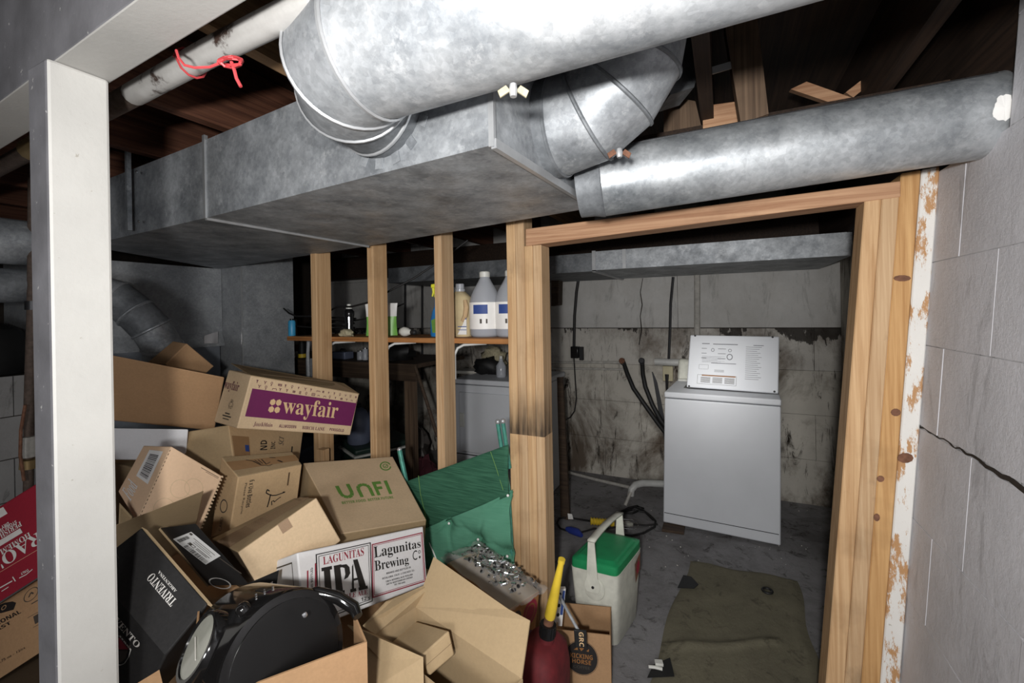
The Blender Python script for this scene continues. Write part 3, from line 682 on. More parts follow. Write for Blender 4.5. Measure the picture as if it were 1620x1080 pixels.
# ================================================================== DUCTS
ZB = 1.79
t = thing('trunk_duct', 'long rectangular galvanised trunk duct hanging under the joists', 'duct', (-1.6, 1.2, ZB))
F1, F2, F3 = pZ(180, 378, ZB), pZ(326, 344.5, ZB), pZ(780, 229, ZB)
R1, R2, R3 = pZ(350, 425, ZB), pZ(600, 388, ZB), pZ(940, 328, ZB)
ZT1 = float(pY(180, 277, F1[1])[2]); ZT = float(pY(513, 148, (F2[1] * .55 + F3[1] * .45))[2])
Z2 = float(pY(326, 222, F2[1])[2])
F0 = F1 + (F1 - F2) * .42; R1b = R1 + V(-.02, 0, 0)
up = lambda p, z: V(p[0], p[1], z)
RS = R1 + (R3 - R1) * .42
RS = pZ(583, 389, ZB)
mb = MB(); mb.hexa({'000': F0, '100': F2, '110': RS, '010': R1b, '001': up(F0, Z2), '101': up(F2, Z2), '111': up(RS, Z2), '011': up(R1b, Z2)}); ob('duct_section', mb, 'galvanised', t, smooth=0)
g = nrm(F3 - F2) * .003
mb = MB(); mb.hexa({'000': F2 + g, '100': F3, '110': R3, '010': RS + g, '001': up(F2 + g, Z2 + .002), '101': up(F3, ZT), '111': up(R3, ZT), '011': up(RS + g, Z2 + .002)}); ob('duct_section', mb, 'galvanised', t, smooth=0)
# standing seam where the two sections meet, edge flanges, drive cleats
dn = nrm(F3 - F2); ob('drive_cleat', MB().obb(F2 - dn * .006 + V(0, -.006, -.0024), dn * .014, (0, .012, 0), (0, 0, Z2 - ZB + .02)).obb(F2 - dn * .006 + V(0, 0, -.008), dn * .012, RS - F2, (0, 0, .008)), 'seam_metal', t, smooth=0)
n_end = nrm(np.cross(R3 - F3, (0, 0, 1)))
ob('end_flange', MB().obb(F3 + V(-.004, 0, -.008), n_end * .012, (R3 - F3) * 1.0, (0, 0, .02)).obb(F3 + V(-.008, -.004, -.004), (.012, 0, 0), (0, .01, 0), (0, 0, ZT - ZB)).obb(R3 + V(-.004, -.01, 0), (.010, 0, 0), (0, .012, 0), (0, 0, .16)), 'seam_metal', t, smooth=0)
hs = pY(216, 300, F1[1] - .01); hx0 = pY(214, 300, F1[1] - .012)[0]
ob('hanger_strap', MB().box((hx0, F1[1] - .045, ZB + .01), (hx0 + .014, F1[1] - .03, 2.16)).box((hx0 - .06, F1[1] - .044, 2.14), (hx0 + .01, F1[1] - .03, 2.155)), 'galvanised', t, smooth=0)
for (x, y) in ((217, 272), (221, 350)): ob('screw', MB().lathe([(.005, 0), (.005, .004), (.002, .006)], pY(x, y, F1[1] - .045), (0, -1, 0), 8), 'chrome', t)
cq = [F2 + dn * .1, F3 - dn * .03, R3, RS]

# big round branch duct: collar on the trunk front, tight elbow, long run towards the wall
RB = .126
co = pd(612, 168, 1.06); axY = nrm(np.cross((0, 0, 1), F3 - F2)); axY = axY if axY[1] < 0 else -axY
t = thing('round_duct', 'large round galvanised duct in front, elbowed onto the trunk duct', 'duct', (-.2, .62, co[2] - RB))
fy = F2 + dn * ((co - F2) @ dn); C0 = V(fy[0], fy[1], co[2]); axX = nrm(V(1, 0, .012)); 
mb = MB(); mb.tube([C0 + axY * (-.015), C0 + axY * .03], RB, 40, cap=False); ob('collar', mb, 'galvanised_dull', t)
br = .150; K = C0 + axY * .03 + axX * br
def arc(th): return K - axX * br * math.cos(th) + axY * br * math.sin(th)
ths = [0, .52, 1.05, 1.571]
for i in range(3):
    tg_ = lambda th: axX * math.sin(th) + axY * math.cos(th)
    mb = gore(arc(ths[i]), tg_(ths[i]), arc(ths[i + 1]), tg_(ths[i + 1]), (0, 0, 1), RB); ob('elbow_gore', mb, 'galvanised' if i else 'galvanised_dull', t)
E1 = arc(1.571); mb = MB(); mb.tube([E1, E1 + axX * (.50 - E1[0])], RB - .001, 48, cap=False); ob('duct_run', mb, 'galvanised_bright', t)
for th in ths:
    p = arc(th); tan = nrm(axX * math.sin(th) + axY * math.cos(th)); mb = MB(); mb.tube([p - tan * .005, p - tan * .0025, p + tan * .0025, p + tan * .005], [RB, RB + .004, RB + .004, RB], 40, cap=False); ob('crimped_ring', mb, 'seam_metal', t)
sc = MB(); 
for (x, y, tt) in ((646, 160, .74), (543, 40, .86), (611, 199, .90)): 
    p = pd(x, y, tt); sc.blob(p, .004, 8)
# notched tabs of the collar folded onto the trunk
for a_ in np.linspace(-2.9, -.1, 8):
    r_ = dn * math.cos(a_) + V(0, 0, 1) * math.sin(a_); s_ = np.cross(r_, axY)
    tb = MB(); tb.obb(C0 + r_ * RB - s_ * .012 + axY * .001, r_ * .026, s_ * .024, axY * .002); ob('fixing_tab', tb, 'galvanised', t, smooth=0)

# second elbow: leaves the trunk's end and turns up between the joists
t = thing('elbow_duct', 'round galvanised elbow turning up from the end of the trunk duct', 'duct', (-.2, 1.08, 1.8))
CE = F3 + (R3 - F3) * .46; CE = V(CE[0], CE[1], 1.925); RE = .123; n2 = n_end if n_end[0] > 0 else -n_end
br = .19; K = CE + n2 * .03 + V(0, 0, br)
def arc2(th): return K + n2 * br * math.sin(th) - V(0, 0, br * math.cos(th))
mb = MB(); mb.tube([CE - n2 * .01, CE + n2 * .03], RE + .002, 40, cap=False); ob('collar', mb, 'galvanised_dull', t)
ths = [0, .39, .79, 1.18, 1.571]
for i in range(4):
    tg_ = lambda th: n2 * math.cos(th) + V(0, 0, math.sin(th))
    mb = gore(arc2(ths[i]), tg_(ths[i]), arc2(ths[i + 1]), tg_(ths[i + 1]), np.cross(n2, (0, 0, 1)), RE); ob('elbow_gore', mb, 'galvanised', t)
for th in ths:
    p = arc2(th); tan = n2 * math.cos(th) + V(0, 0, math.sin(th)); mb = MB(); mb.tube([p - tan * .005, p - tan * .002, p + tan * .002, p + tan * .005], [RE, RE + .004, RE + .004, RE], 40, cap=False); ob('crimped_ring', mb, 'galvanised_dull', t)
mb = MB(); e = arc2(1.571); mb.tube([e, e + V(0, 0, .16)], RE - .001, 40, cap=False); ob('duct_run', mb, 'galvanised_dull', t)
mb = MB(); c0 = pd(1062, 58, 1.42); mb.prism([pd(1062, 50, 1.36), pd(1060, 150, 1.36), pd(1098, 138, 1.36), pd(1104, 118, 1.36), pd(1090, 46, 1.36)], FW * .12); 
ob('wall_boot', mb, 'galvanised_dull', label='pale sheet metal boot behind the upturned elbow', cat='duct boot', smooth=0)
t = thing('strap_bracket', 'thin metal strap nailed to the hanging board above the round ducts', 'strap', pd(1150, 105, 1.47))
q = [pd(1103, 124, 1.345), pd(1102, 113, 1.345), pd(1199, 84, 1.335), pd(1200, 96, 1.335)]
ob('strap', MB().prism(q, FW * .004), 'seam_metal', t, smooth=0)
sc = MB()
for (x, y) in ((1169, 99), (1186, 93)): sc.lathe([(.005, 0), (.004, .004)], pd(x, y, 1.334), -FW, 8)
ob('nail', sc, 'dark_steel', t)

# third round duct, over the door opening, through the notch in the right wall
A3, B3 = V(-.372, 1.30, 1.828), V(.62, 1.47, 1.905)
t = thing('round_duct', 'long round galvanised duct crossing above the door opening into the right block wall', 'duct', (0, 1.4, 1.73))
d3 = nrm(B3 - A3); R3D = .098
mb = MB(); mb.tube([A3 + d3 * .05, B3], R3D, 48, cap=False); ob('duct_run', mb, 'galvanised_round', t)
mb = MB(); mb.tube([A3 - d3 * .02, A3 + d3 * .02, A3 + d3 * .05, A3 + d3 * .053], [R3D - .006, R3D - .004, R3D + .003, R3D], 48, cap=False); ob('collar', mb, 'galvanised_dull', t)
ls = MB(); e3 = nrm(np.cross(d3, (0, 0, 1))); 
ob('lock_seam', MB().tube([A3 + d3 * .06 + (e3 * -.55 * -1 + V(0, 0, .835)) * (R3D + .0005), B3 - d3 * .05 + (e3 * .55 + V(0, 0, .835)) * (R3D + .0005)], .0018, 6), 'dark_steel', t)
p = pd(1565, 163, 1.02)
# daub of white paint near the wall end
cc = A3 + d3 * ((p - A3) @ d3); pv = MB(); e_out = nrm(EYE - cc - d3 * ((EYE - cc) @ d3)); e_up = np.cross(d3, e_out); e_up = e_up if e_up[2] > 0 else -e_up
vs = []; fs = []
rk = random.Random(2); cen = .13
for k in range(28):
    a_ = 6.283 * k / 28; j = 1 + rk.uniform(-.16, .16); ang = cen + .30 * math.sin(a_) * j; vs.append(cc + d3 * (.019 * math.cos(a_) * j) + (e_out * math.cos(ang) + e_up * math.sin(ang)) * (R3D + .0012))
vs.append(cc + (e_out * math.cos(cen) + e_up * math.sin(cen)) * (R3D + .0016)); fs = [(k, (k + 1) % 28, 28) for k in range(28)]
ob('paint_daub', MB().add(vs, fs), 'label_white', t, smooth=0)
# wing nuts hanging from the ducts
def wingnut(px, tt, label, sc_=1.0, mat='rust'):
    c = pd(*px, tt); t = thing('wing_nut', label, 'wing nut', c)
    mb = MB(); mb.lathe([(.006 * sc_, -.010), (.008 * sc_, 0), (.006 * sc_, .010)], c, (0, 0, 1), 10); ob('nut', mb, 'seam_metal', t)
    for sg in (-1, 1):
        w0 = c + RT * sg * .005 * sc_; mb = MB(); mb.prism([w0, w0 + RT * sg * .018 * sc_ + UP * -.012 * sc_, w0 + RT * sg * .023 * sc_ + UP * .0 * sc_, w0 + RT * sg * .008 * sc_ + UP * .010 * sc_], FW * .005); ob('wing', mb, mat, t, smooth=0, bevel=.001)
wingnut((812, 143), .70, 'whitish wing nut hanging under the big round duct', .9, 'stone')
wingnut((980, 242), 1.02, 'rusty wing nut on the underside of the upturned elbow', 1.0)

# ================================================================== FURNACE SIDE (left)
PXF = float(R1[0])
t = thing('furnace_plenum', 'big grey sheet metal furnace plenum behind the boxes under the trunk duct', 'furnace', (PXF - .35, 1.55, 0))
zb1, zb2 = float(pX(265, 530, PXF)[2]), float(pX(265, 545, PXF)[2])
ya, yb = 1.05, float(R1[1])
mb = MB(); mb.box((PXF - .7, ya, zb1), (PXF - .001, yb, ZB - .002)); cy, cz = (1.30 + yb) / 2, (zb1 + ZB) / 2; 
o_ = len(mb.v); mb.add([(PXF, 1.30, zb1 + .005), (PXF, yb - .01, zb1 + .005), (PXF, yb - .01, ZB - .005), (PXF, 1.30, ZB - .005), (PXF + .012, cy, cz)], [(0, 1, 4), (1, 2, 4), (2, 3, 4), (3, 0, 4)])
ob('upper_case', mb, 'plenum_metal', t, smooth=0)
mb = MB(); mb.hexa({'000': (PXF - .6, ya, zb2 - .03), '100': (PXF + .03, ya, zb2 - .03), '010': (PXF - .6, yb, zb2 - .03), '110': (PXF + .03, yb, zb2 - .03), '001': (PXF - .6, ya, zb1), '101': (PXF - .005, ya, zb1), '011': (PXF - .6, yb, zb1), '111': (PXF - .005, yb, zb1)}); ob('ledge', mb, 'plenum_metal', t, smooth=0)
mb = MB(); mb.box((PXF - .6, ya, 0), (PXF + .02, yb - .03, zb2 - .03)); ob('lower_case', mb, 'furnace_grey', t, smooth=0)
mb = MB(); mb.slab([pX(323, 543, PXF + .04), pX(345, 543, PXF + .04), pX(345, 524, PXF + .04), pX(323, 531, PXF + .04)], .004); ob('foil_patch', mb, 'foil', t, smooth=0)
x1 = -2.95 * yb / 1.9
mb = MB(); mb.box((PXF - .1, yb + .005, 0), (x1, yb + .40, ZB + .2)); 
t2 = thing('return_riser', 'tall rectangular grey sheet metal riser beside the furnace plenum', 'duct', ((PXF + x1) / 2, yb + .2, 0)); ob('riser_case', mb, 'plenum_metal', t2, smooth=0)
zc = float(pX(420, 519, x1)[2]); mb = MB(); mb.box((PXF - .02, yb + .001, zc - .012), (x1 + .008, yb + .405, zc + .016)); ob('joint_band', mb, 'plenum_metal', t2, smooth=0)
mb = MB(); mb.box((x1 - .006, yb - .001, .0), (x1 + .004, yb + .006, ZB)); ob('corner_seam', mb, 'seam_metal', t2, smooth=0)
# flue elbow
t = thing('flue_pipe', 'jointed round grey flue pipe bending down into the furnace', 'pipe', pd(230, 560, 2.25))
fp = [pd(110, 452, 2.15), pd(186, 472, 2.2), pd(215, 495, 2.22), pd(240, 520, 2.24), pd(257, 548, 2.28), pd(262, 600, 2.36)]
for i in range(5):
    tg_ = lambda j: fp[min(j + 1, 5)] - fp[max(j - 1, 0)]
    mb = gore(fp[i], tg_(i), fp[i + 1], tg_(i + 1), np.cross(fp[2] - fp[0], fp[5] - fp[3]), .088, 28); ob('pipe_gore', mb, 'galvanised_dull' if i in (1, 2) else 'galvanised', t)
for i in range(1, 5):
    tn = nrm(fp[i + 1] - fp[i - 1]); mb = MB(); mb.tube([fp[i] - tn * .008, fp[i] - tn * .003, fp[i] + tn * .003, fp[i] + tn * .008], [.087, .093, .093, .087], 24, cap=False); ob('joint_ring', mb, 'seam_metal' if i == 4 else 'galvanised', t)
# far left: branch ducts, dark tank, thin rusty pipe
for (y_, r_, lab, m_) in ((383, .103, 'upper of the two stubby round ducts at the far side of the white post', 'galvanised'), (452, .077, 'lower of the two stubby round ducts at the far side of the white post', 'galvanised_dull')):
    c = pX(25, y_, -2.9); t = thing('branch_duct', lab, 'duct', (c[0], c[1], c[2] - r_))
    mb = MB(); mb.tube([V(-2.9, .30, c[2]), V(-2.9, 1.00, c[2])], r_, 32); ob('duct_run', mb, m_, t)
    mb = MB(); mb.tube([V(-2.9, .93, c[2]), V(-2.9, .95, c[2])], r_ + .004, 32); ob('crimped_ring', mb, 'galvanised', t)
zl = 1.19
lw = struct_root('wall_low', (-3.3, .7, 0))
mb = MB(); mb.box((-3.9, .25, 0), (-3.062, 1.02, zl - .004)); ob('mortar_backing', mb, 'back_joint', lw, smooth=0)
for ci in range(6):
    for k in range(-1, 2):
        y0_ = max(.25, .26 + .4 * k + (.2 if ci % 2 else 0)); y1_ = min(1.02, .26 + .4 * (k + 1) + (.2 if ci % 2 else 0) - .004)
        if y1_ - y0_ > .05: mb = MB(); mb.box((-3.07, y0_, .2 * ci + .002), (-3.05 + rnd.uniform(-.002, .002), y1_, min(zl, .2 * ci + .197))); ob('concrete_block', mb, 'left_block', lw, smooth=0)
t = thing('tank', 'dark rounded tank standing on the low block wall, below the two stubby ducts', 'tank', (-3.33, .78, zl))
mb = MB(); mb.lathe([(.20, .001), (.21, .03), (.21, .16), (.18, .22), (.10, .26), (.02, .27)], V(-3.33, .78, zl), (0, 0, 1), 28); ob('tank_shell', mb, 'black_rubber', t)
mb = MB(); mb.lathe([(.03, .255), (.03, .29)], V(-3.33, .78, zl), (0, 0, 1), 12); ob('tank_fitting', mb, 'brass', t)
t = thing('iron_pipe', 'thin rusty vertical iron pipe close beside the white post', 'pipe', pd(47, 800, 2.0))
mb = MB(); mb.tube([pd(53, 250, 2.0), pd(51, 480, 2.0), pd(46, 640, 2.0), pd(44, 900, 2.0)], .018, 12); ob('pipe_run', mb, 'old_iron', t)
mb = MB(); mb.tube([pd(51, 476, 2.0), pd(51, 490, 2.0)], .025, 12); ob('coupling', mb, 'dark_steel', t)
mb = MB(); mb.tube([pd(46, 690, 1.99), pd(46, 722, 1.99)], .028, 12); ob('coupling', mb, 'pipe_white', t)
mb = MB(); mb.tube([pd(46, 726, 1.99), pd(45, 740, 1.99)], .031, 12); ob('coupling', mb, 'brass', t)
mb = MB(); mb.tube([pd(40, 640, 1.9), pd(33, 680, 1.9), pd(32, 720, 1.9), pd(38, 760, 1.9)], .006, 8); ob('copper_line', mb, 'rust', t)

# ================================================================== BACK ROOM
# shallow duct along the back
t = thing('flat_duct', 'wide flat galvanised duct under the ceiling of the laundry room', 'duct', (-.9, 3.3, 1.72))
fy = 2.9; zb = 1.722
xa, xm, xb = pY(612, 445, fy)[0], pY(940, 425, fy)[0], pY(1349, 400, fy)[0]
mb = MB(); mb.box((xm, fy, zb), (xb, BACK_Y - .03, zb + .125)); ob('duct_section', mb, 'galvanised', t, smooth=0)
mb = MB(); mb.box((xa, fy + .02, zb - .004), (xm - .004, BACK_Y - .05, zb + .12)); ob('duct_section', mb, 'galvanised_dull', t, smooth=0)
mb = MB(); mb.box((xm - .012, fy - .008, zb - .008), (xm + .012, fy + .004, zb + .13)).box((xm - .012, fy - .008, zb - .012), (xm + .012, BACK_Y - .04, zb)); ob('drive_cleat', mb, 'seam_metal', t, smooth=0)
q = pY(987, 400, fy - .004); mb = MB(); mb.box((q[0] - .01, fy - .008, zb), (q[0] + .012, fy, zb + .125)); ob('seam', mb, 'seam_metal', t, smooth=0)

# washing machine
t_l, t_r = pZ(1052, 828, .012), pZ(1237.5, 866, .012)
wx = nrm(V(t_r[0] - t_l[0], t_r[1] - t_l[1], 0)); wy = V(-wx[1], wx[0], 0); W = np.linalg.norm((t_r - t_l)[:2])
def WP(u, v, z): return t_l * V(1, 1, 0) + wx * W * u + wy * v + V(0, 0, z) + V(.026, 0, 0) * (z - .45) / .9 * (1 if u < .5 else .55)
t = thing('washing_machine', 'white top-loading washing machine with its lid standing open', 'washer', WP(.5, .33, 0))
def whex(u0, u1, v0, v1, z0, z1, mi=0): return {f'{i}{j}{k}': WP((u0, u1)[i], (v0, v1)[j], (z0, z1)[k]) for i in (0, 1) for j in (0, 1) for k in (0, 1)}
mb = MB(); mb.hexa(whex(0, 1, 0, .66, .02, .855)); ob('cabinet', mb, 'white_enamel', t, bevel=.008)
mb = MB(); mb.hexa(whex(-.004, 1.004, -.004, .66, .860, .900)); ob('top_panel', mb, 'white_enamel', t, bevel=.010, seg=3)
mb = MB(); mb.hexa(whex(.012, .985, -.0015, .002, .085, .089)); ob('kick_seam', mb, 'dark_steel', t, smooth=0)
for u, v in ((.04, .06), (.96, .06), (.04, .6), (.96, .6)): mb = MB(); mb.lathe([(.016, 0), (.016, .022)], WP(u, v, 0), (0, 0, 1), 10); ob('foot', mb, 'black_rubber', t)
mb = MB(); mb.hexa(whex(.02, .98, .50, .655, .898, .915)); ob('console_base', mb, 'white_plastic', t, bevel=.006)
c = whex(.005, .985, .53, .655, .900, 1.06); mb = MB(); c['001'] = c['001'] + wy * .05; c['101'] = c['101'] + wy * .05; mb.hexa(c); ob('control_console', mb, 'cream_plastic', t, bevel=.02, seg=3)
mb = MB(); mb.hexa(whex(.14, .86, .20, .46, .8985, .9015)); ob('tub_opening', mb, 'dark_steel', t, smooth=0)
yl = float(WP(.5, .13, 0)[1]); lq = [pY(1086, 612, yl + .03), pY(1231.5, 622.5, yl + .0), pY(1233, 532, yl + .09), pY(1092, 529.5, yl + .12)]
mb = MB(); mb.slab(lq, .018); lid = ob('lid', mb, 'white_enamel', t, bevel=.008, seg=3)
gm = ink('ink_lidgrey', lin(110, 112, 118)); 
lp = [R4(.15, .83, .24, .845), R4(.28, .825, .56, .84), R4(.73, .82, .84, .832), R4(.27, .47, .55, .482)]
for k in range(3): lp += [R4(.15 + .0 * k, .74 - .09 * k, .21, .75 - .09 * k), R4(.34, .74 - .09 * k, .43, .75 - .09 * k)]
for k in range(9): lp.append(R4(.16, .60 - .012 * k * 1.2, .42 - (k % 3) * .04, .603 - .012 * k * 1.2))
for k in range(17): lp.append(R4(.65, .79 - .036 * k, .82 - (k * 7 % 5) * .012, .797 - .036 * k))
for k in range(4): lp.append(R4(.31, .35 - .012 * k, .42, .354 - .012 * k))
shapes(lid, lq, lp, 'ink_lidgrey', 'instruction_print')
for q_ in (ringp(.475, .60, .034, .058, .28), ringp(.28, .72, .02, .034, .3), ringp(.475, .72, .02, .03, .3), frame4(.13, .355, .24, .44, .003, .004)): shapes(lid, lq, q_, 'ink_lidgrey', 'dial_print')
shapes(lid, lq, [R4(.17, .23, .55, .253)], 'ink_orange', 'warning_stripe')
shapes(lid, lq, frame4(.12, .08, .56, .25, .003, .004) + [R4(.16 + .135 * j, .20 - .018 * k, .27 + .135 * j, .208 - .018 * k) for j in range(3) for k in range(6)], 'ink_grey', 'warning_print')
sc = MB()
for uv in ((.06, .985), (.93, .985), (.03, .02), (.96, .03)): sc.lathe([(.007, 0), (.006, .004)], on_face(lq, uv, .0), np.cross(lq[1] - lq[0], lq[3] - lq[0]), 8)
ob('lid_bumper', sc, 'black_rubber', lid)

# dryer
t = thing('dryer', 'white clothes dryer behind the studs with a recessed door pull', 'dryer', (-1.6, 3.28, 0))
dz = .93
mb = MB(); mb.box((-1.96, 2.97, .01), (-1.25, 3.62, dz - .045)); ob('cabinet', mb, 'white_enamel', t, bevel=.006)
mb = MB(); mb.box((-1.965, 2.965, dz - .04), (-1.245, 3.63, dz)); ob('top_panel', mb, 'white_enamel', t, bevel=.008)
mb = MB(); mb.box((-1.90, 2.955, .36), (-1.31, 2.972, dz - .10)); dr = ob('door', mb, 'white_enamel', t, bevel=.006)
h = pY(730, 664, 2.95); mb = MB(); mb.box((h[0] - .02, 2.947, h[2] - .055), (h[0] + .025, 2.958, h[2] + .055)); ob('door_pull', mb, 'white_plastic', dr, bevel=.008)
mb = MB(); mb.box((-1.955, 2.966, .335), (-1.255, 2.974, .341)); ob('panel_seam', mb, 'dark_steel', t, smooth=0)

# pipes and cords on the back wall
BY = BACK_Y - .025
def ptube(name, label, cat, pts, r, mat, n=10, group=None):
    mb = MB(); mb.tube([pY(x, y, Y) for x, y, Y in pts], r, n); return ob(name, mb, mat, label=label, cat=cat, group=group)
ptube('conduit', 'pale vertical conduit above the washer on the stained wall', 'conduit', [(1103, 428, BY), (1103, 480, BY), (1103, 560, BY)], .024, 'pipe_white')
ptube('water_pipe', 'upper thin white pipe running along the stained wall', 'pipe', [(830, 573, BY), (985, 573, BY)], .012, 'pipe_white')
ptube('water_pipe', 'lower thin stained pipe running along the stained wall', 'pipe', [(830, 582, BY), (992, 584, BY)], .010, 'pipe_white')
ptube('drain_pipe', 'thick short white pipe beside the washer lid', 'pipe', [(1036, 572, BY), (1060, 573, BY), (1090, 574, BY)], .030, 'pvc_grey', 14)
ptube('hanging_cable', 'thick black cord dropping down the back wall to a black plug', 'cord', [(916, 436, BY), (912, 462, BY), (909, 500, BY), (908, 548, BY)], .013, 'cord_black')
t = thing('plug_box', 'black outlet box with a large plug on the stained wall', 'outlet', pY(911, 570, BY)); q = pY(911, 557, BY)
mb = MB(); mb.box((q[0] - .035, BY - .05, q[2] - .05), (q[0] + .035, BY + .02, q[2] + .055)); ob('box_body', mb, 'black_plastic', t, bevel=.006)
mb = MB(); mb.box((q[0] + .035, BY - .02, q[2] - .07), (q[0] + .07, BY + .02, q[2] + .05)); ob('cover_plate', mb, 'black_rubber', t, bevel=.004)
ptube('looped_cable', 'thin dark cord looping down from the black outlet box', 'cord', [(908, 566, BY - .02), (910, 600, BY), (912, 630, BY), (909, 650, BY), (902, 660, BY - .1), (894, 664, BY - .2)], .006, 'cord_black')
ptube('vertical_cable', 'dark cable hanging straight down between the crack and the conduit', 'cable', [(1065, 438, BY), (1061, 480, BY), (1060, 520, BY), (1058, 568, BY)], .011, 'dark_steel')
t = thing('wall_outlet', 'ivory wall outlet with a black plug beside the washer', 'outlet', pY(1056, 600, BY)); q = pY(1056.5, 591, BY)
mb = MB(); mb.box((q[0] - .04, BY, q[2] - .062), (q[0] + .04, BY + .03, q[2] + .062)); ob('plate', mb, 'outlet_ivory', t, bevel=.004)
mb = MB(); mb.tube([pY(1055, 592, BY - .02), pY(1055, 602, BY - .03), pY(1055, 625, BY - .02), pY(1060, 660, BY - .02), pY(1070, 700, BY - .02)], [.016, .012, .007, .007, .007], 8); ob('plug_and_cord', mb, 'cord_black', t)
for pts, lab in (([(986, 572, BY), (992, 590, BY - .05), (1002, 614, BY - .08), (1020, 640, BY - .1), (1040, 668, BY - .1), (1066, 702, BY - .06)], 'black washer hose hanging from the faucet with the rusty handle'),
                 ([(1016, 574, BY), (1017, 592, BY - .05), (1021, 612, BY - .08), (1032, 640, BY - .1), (1045, 664, BY - .12), (1070, 696, BY - .08)], 'black washer hose hanging nearest the ivory outlet')):
    ptube('washer_hose', lab, 'hose', pts, .018, 'black_rubber', 12)
for x, m_, lab in ((985, 'rust', 'rusty faucet above the black washer hose'), (1016, 'dark_steel', 'dark faucet above the hose by the ivory outlet')):
    t = thing('faucet', lab, 'faucet', pY(x, 575, BY)); q = pY(x, 571, BY - .03)
    mb = MB(); mb.lathe([(.016, -.03), (.02, -.005), (.016, .02)], q, (0, 0, 1), 10); ob('body', mb, 'dark_steel', t)
    mb = MB(); mb.lathe([(.024, .0), (.026, .006), (.02, .012)], q + V(0, -.03, .005), (0, -1, .3), 10); ob('handle', mb, m_, t)
ptube('drain_elbow', 'white plastic drain elbow on the floor next to the washer', 'pipe', [(998, 783, 3.35), (999, 774, 3.35), (1005, 767, 3.38), (1016, 764, 3.42), (1030, 764, 3.46), (1062, 766, 3.5)], .026, 'pvc_grey', 14)
ptube('floor_pipe', 'thin pale pipe lying along the foot of the back wall', 'pipe', [(880, 742, 3.72), (946, 759, 3.55), (998, 771, 3.42)], .012, 'pipe_white')
ptube('drain_stub', 'short dirty pipe standing under the drain elbow', 'pipe', [(989, 799, 3.28), (998, 778, 3.33)], .012, 'pipe_white')
mb = MB(); mb.prism([pY(872, 440, 3.6), pY(884, 440, 3.6), pY(883, 482, 3.6), pY(872, 484, 3.6)], (0, .1, 0)); ob('wooden_block', mb, 'dark_wood', label='small dark brown block hanging beside the door post under the flat duct', cat='block', smooth=0)
mb = MB(); mb.prism([pY(881, 597, 3.0), pY(890, 597, 3.0), V(pY(900, 770, 2.92)[0], 2.92, 0), V(pY(886, 778, 2.92)[0], 2.92, 0)], (0, .025, 0)); ob('plank', mb, 'dark_wood', label='narrow dark plank leaning by the dryer behind the door post', cat='plank', smooth=0)
for x, lab in ((641, 'thin dark vertical rod nearer the pouch behind the shelf'), (668, 'thin dark vertical rod nearer the spray bottle behind the shelf')):
    ptube('wall_rod', lab, 'rod', [(x, 440, BY), (x, 520, BY), (x, 600, BY)], .012, 'dark_steel')

# ================================================================== SHELF AND WHAT STANDS ON IT
SHZ = 1.330
mb = MB(); mb.box((-2.37, 1.80, SHZ - .025), (-.845, 2.12, SHZ)); ob('shelf_board', mb, 'shelf_wood', label='long orange-brown shelf board fixed behind the studs', cat='shelf', smooth=0, bevel=.002, seg=1)
for x, lab in ((521, 'pale curved shelf bracket below the dark water bottle'), (614, 'pale curved shelf bracket below the green pouch'), (722, 'pale curved shelf bracket below the beige jug')):
    p = pY(x, 545, 1.83); t = thing('shelf_bracket', lab, 'bracket', (p[0], 1.83, SHZ - .2), 'shelf brackets')
    pts = [V(p[0], 1.812, SHZ - .20), V(p[0], 1.814, SHZ - .08), V(p[0] + .012, 1.822, SHZ - .05), V(p[0] + .035, 1.84, SHZ - .035), V(p[0] + .13, 1.90, SHZ - .030)]
    ob('bracket_arm', MB().tube(pts, .007, 8), 'pvc_grey', t)
def at_shelf(x, Y, y=532): p = pY(x, y, Y); return V(p[0], Y, SHZ + .0005)
def loft(secs, n=28):
    """secs: (z, cx, cy, hx, hy, power) superellipse rings stacked upward, axes given by world X/Y"""
    mb = MB(); o = 0
    for z, cx, cy, hx, hy, pw in secs:
        for k in range(n):
            a = 6.28318 * k / n; c, s_ = math.cos(a), math.sin(a)
            mb.v.append((cx + hx * math.copysign(abs(c) ** (2 / pw), c), cy + hy * math.copysign(abs(s_) ** (2 / pw), s_), z))
    for i in range(len(secs) - 1):
        for k in range(n):
            a = i * n + k; b = i * n + (k + 1) % n; mb.f.append((a, b, b + n, a + n)); mb.m.append(0)
    mb.f.append(tuple(range(n))[::-1]); mb.m.append(0); e = (len(secs) - 1) * n; mb.f.append(tuple(range(e, e + n))); mb.m.append(0)
    return mb
def wrap_label(o, ax, r, z0, z1, a0, a1, n=14):
    mb = MB(); mb.grid(lambda u, v: (o[0] + r * math.cos(a0 + (a1 - a0) * u), o[1] + r * math.sin(a0 + (a1 - a0) * u), o[2] + z0 + (z1 - z0) * v), n, 1); return mb
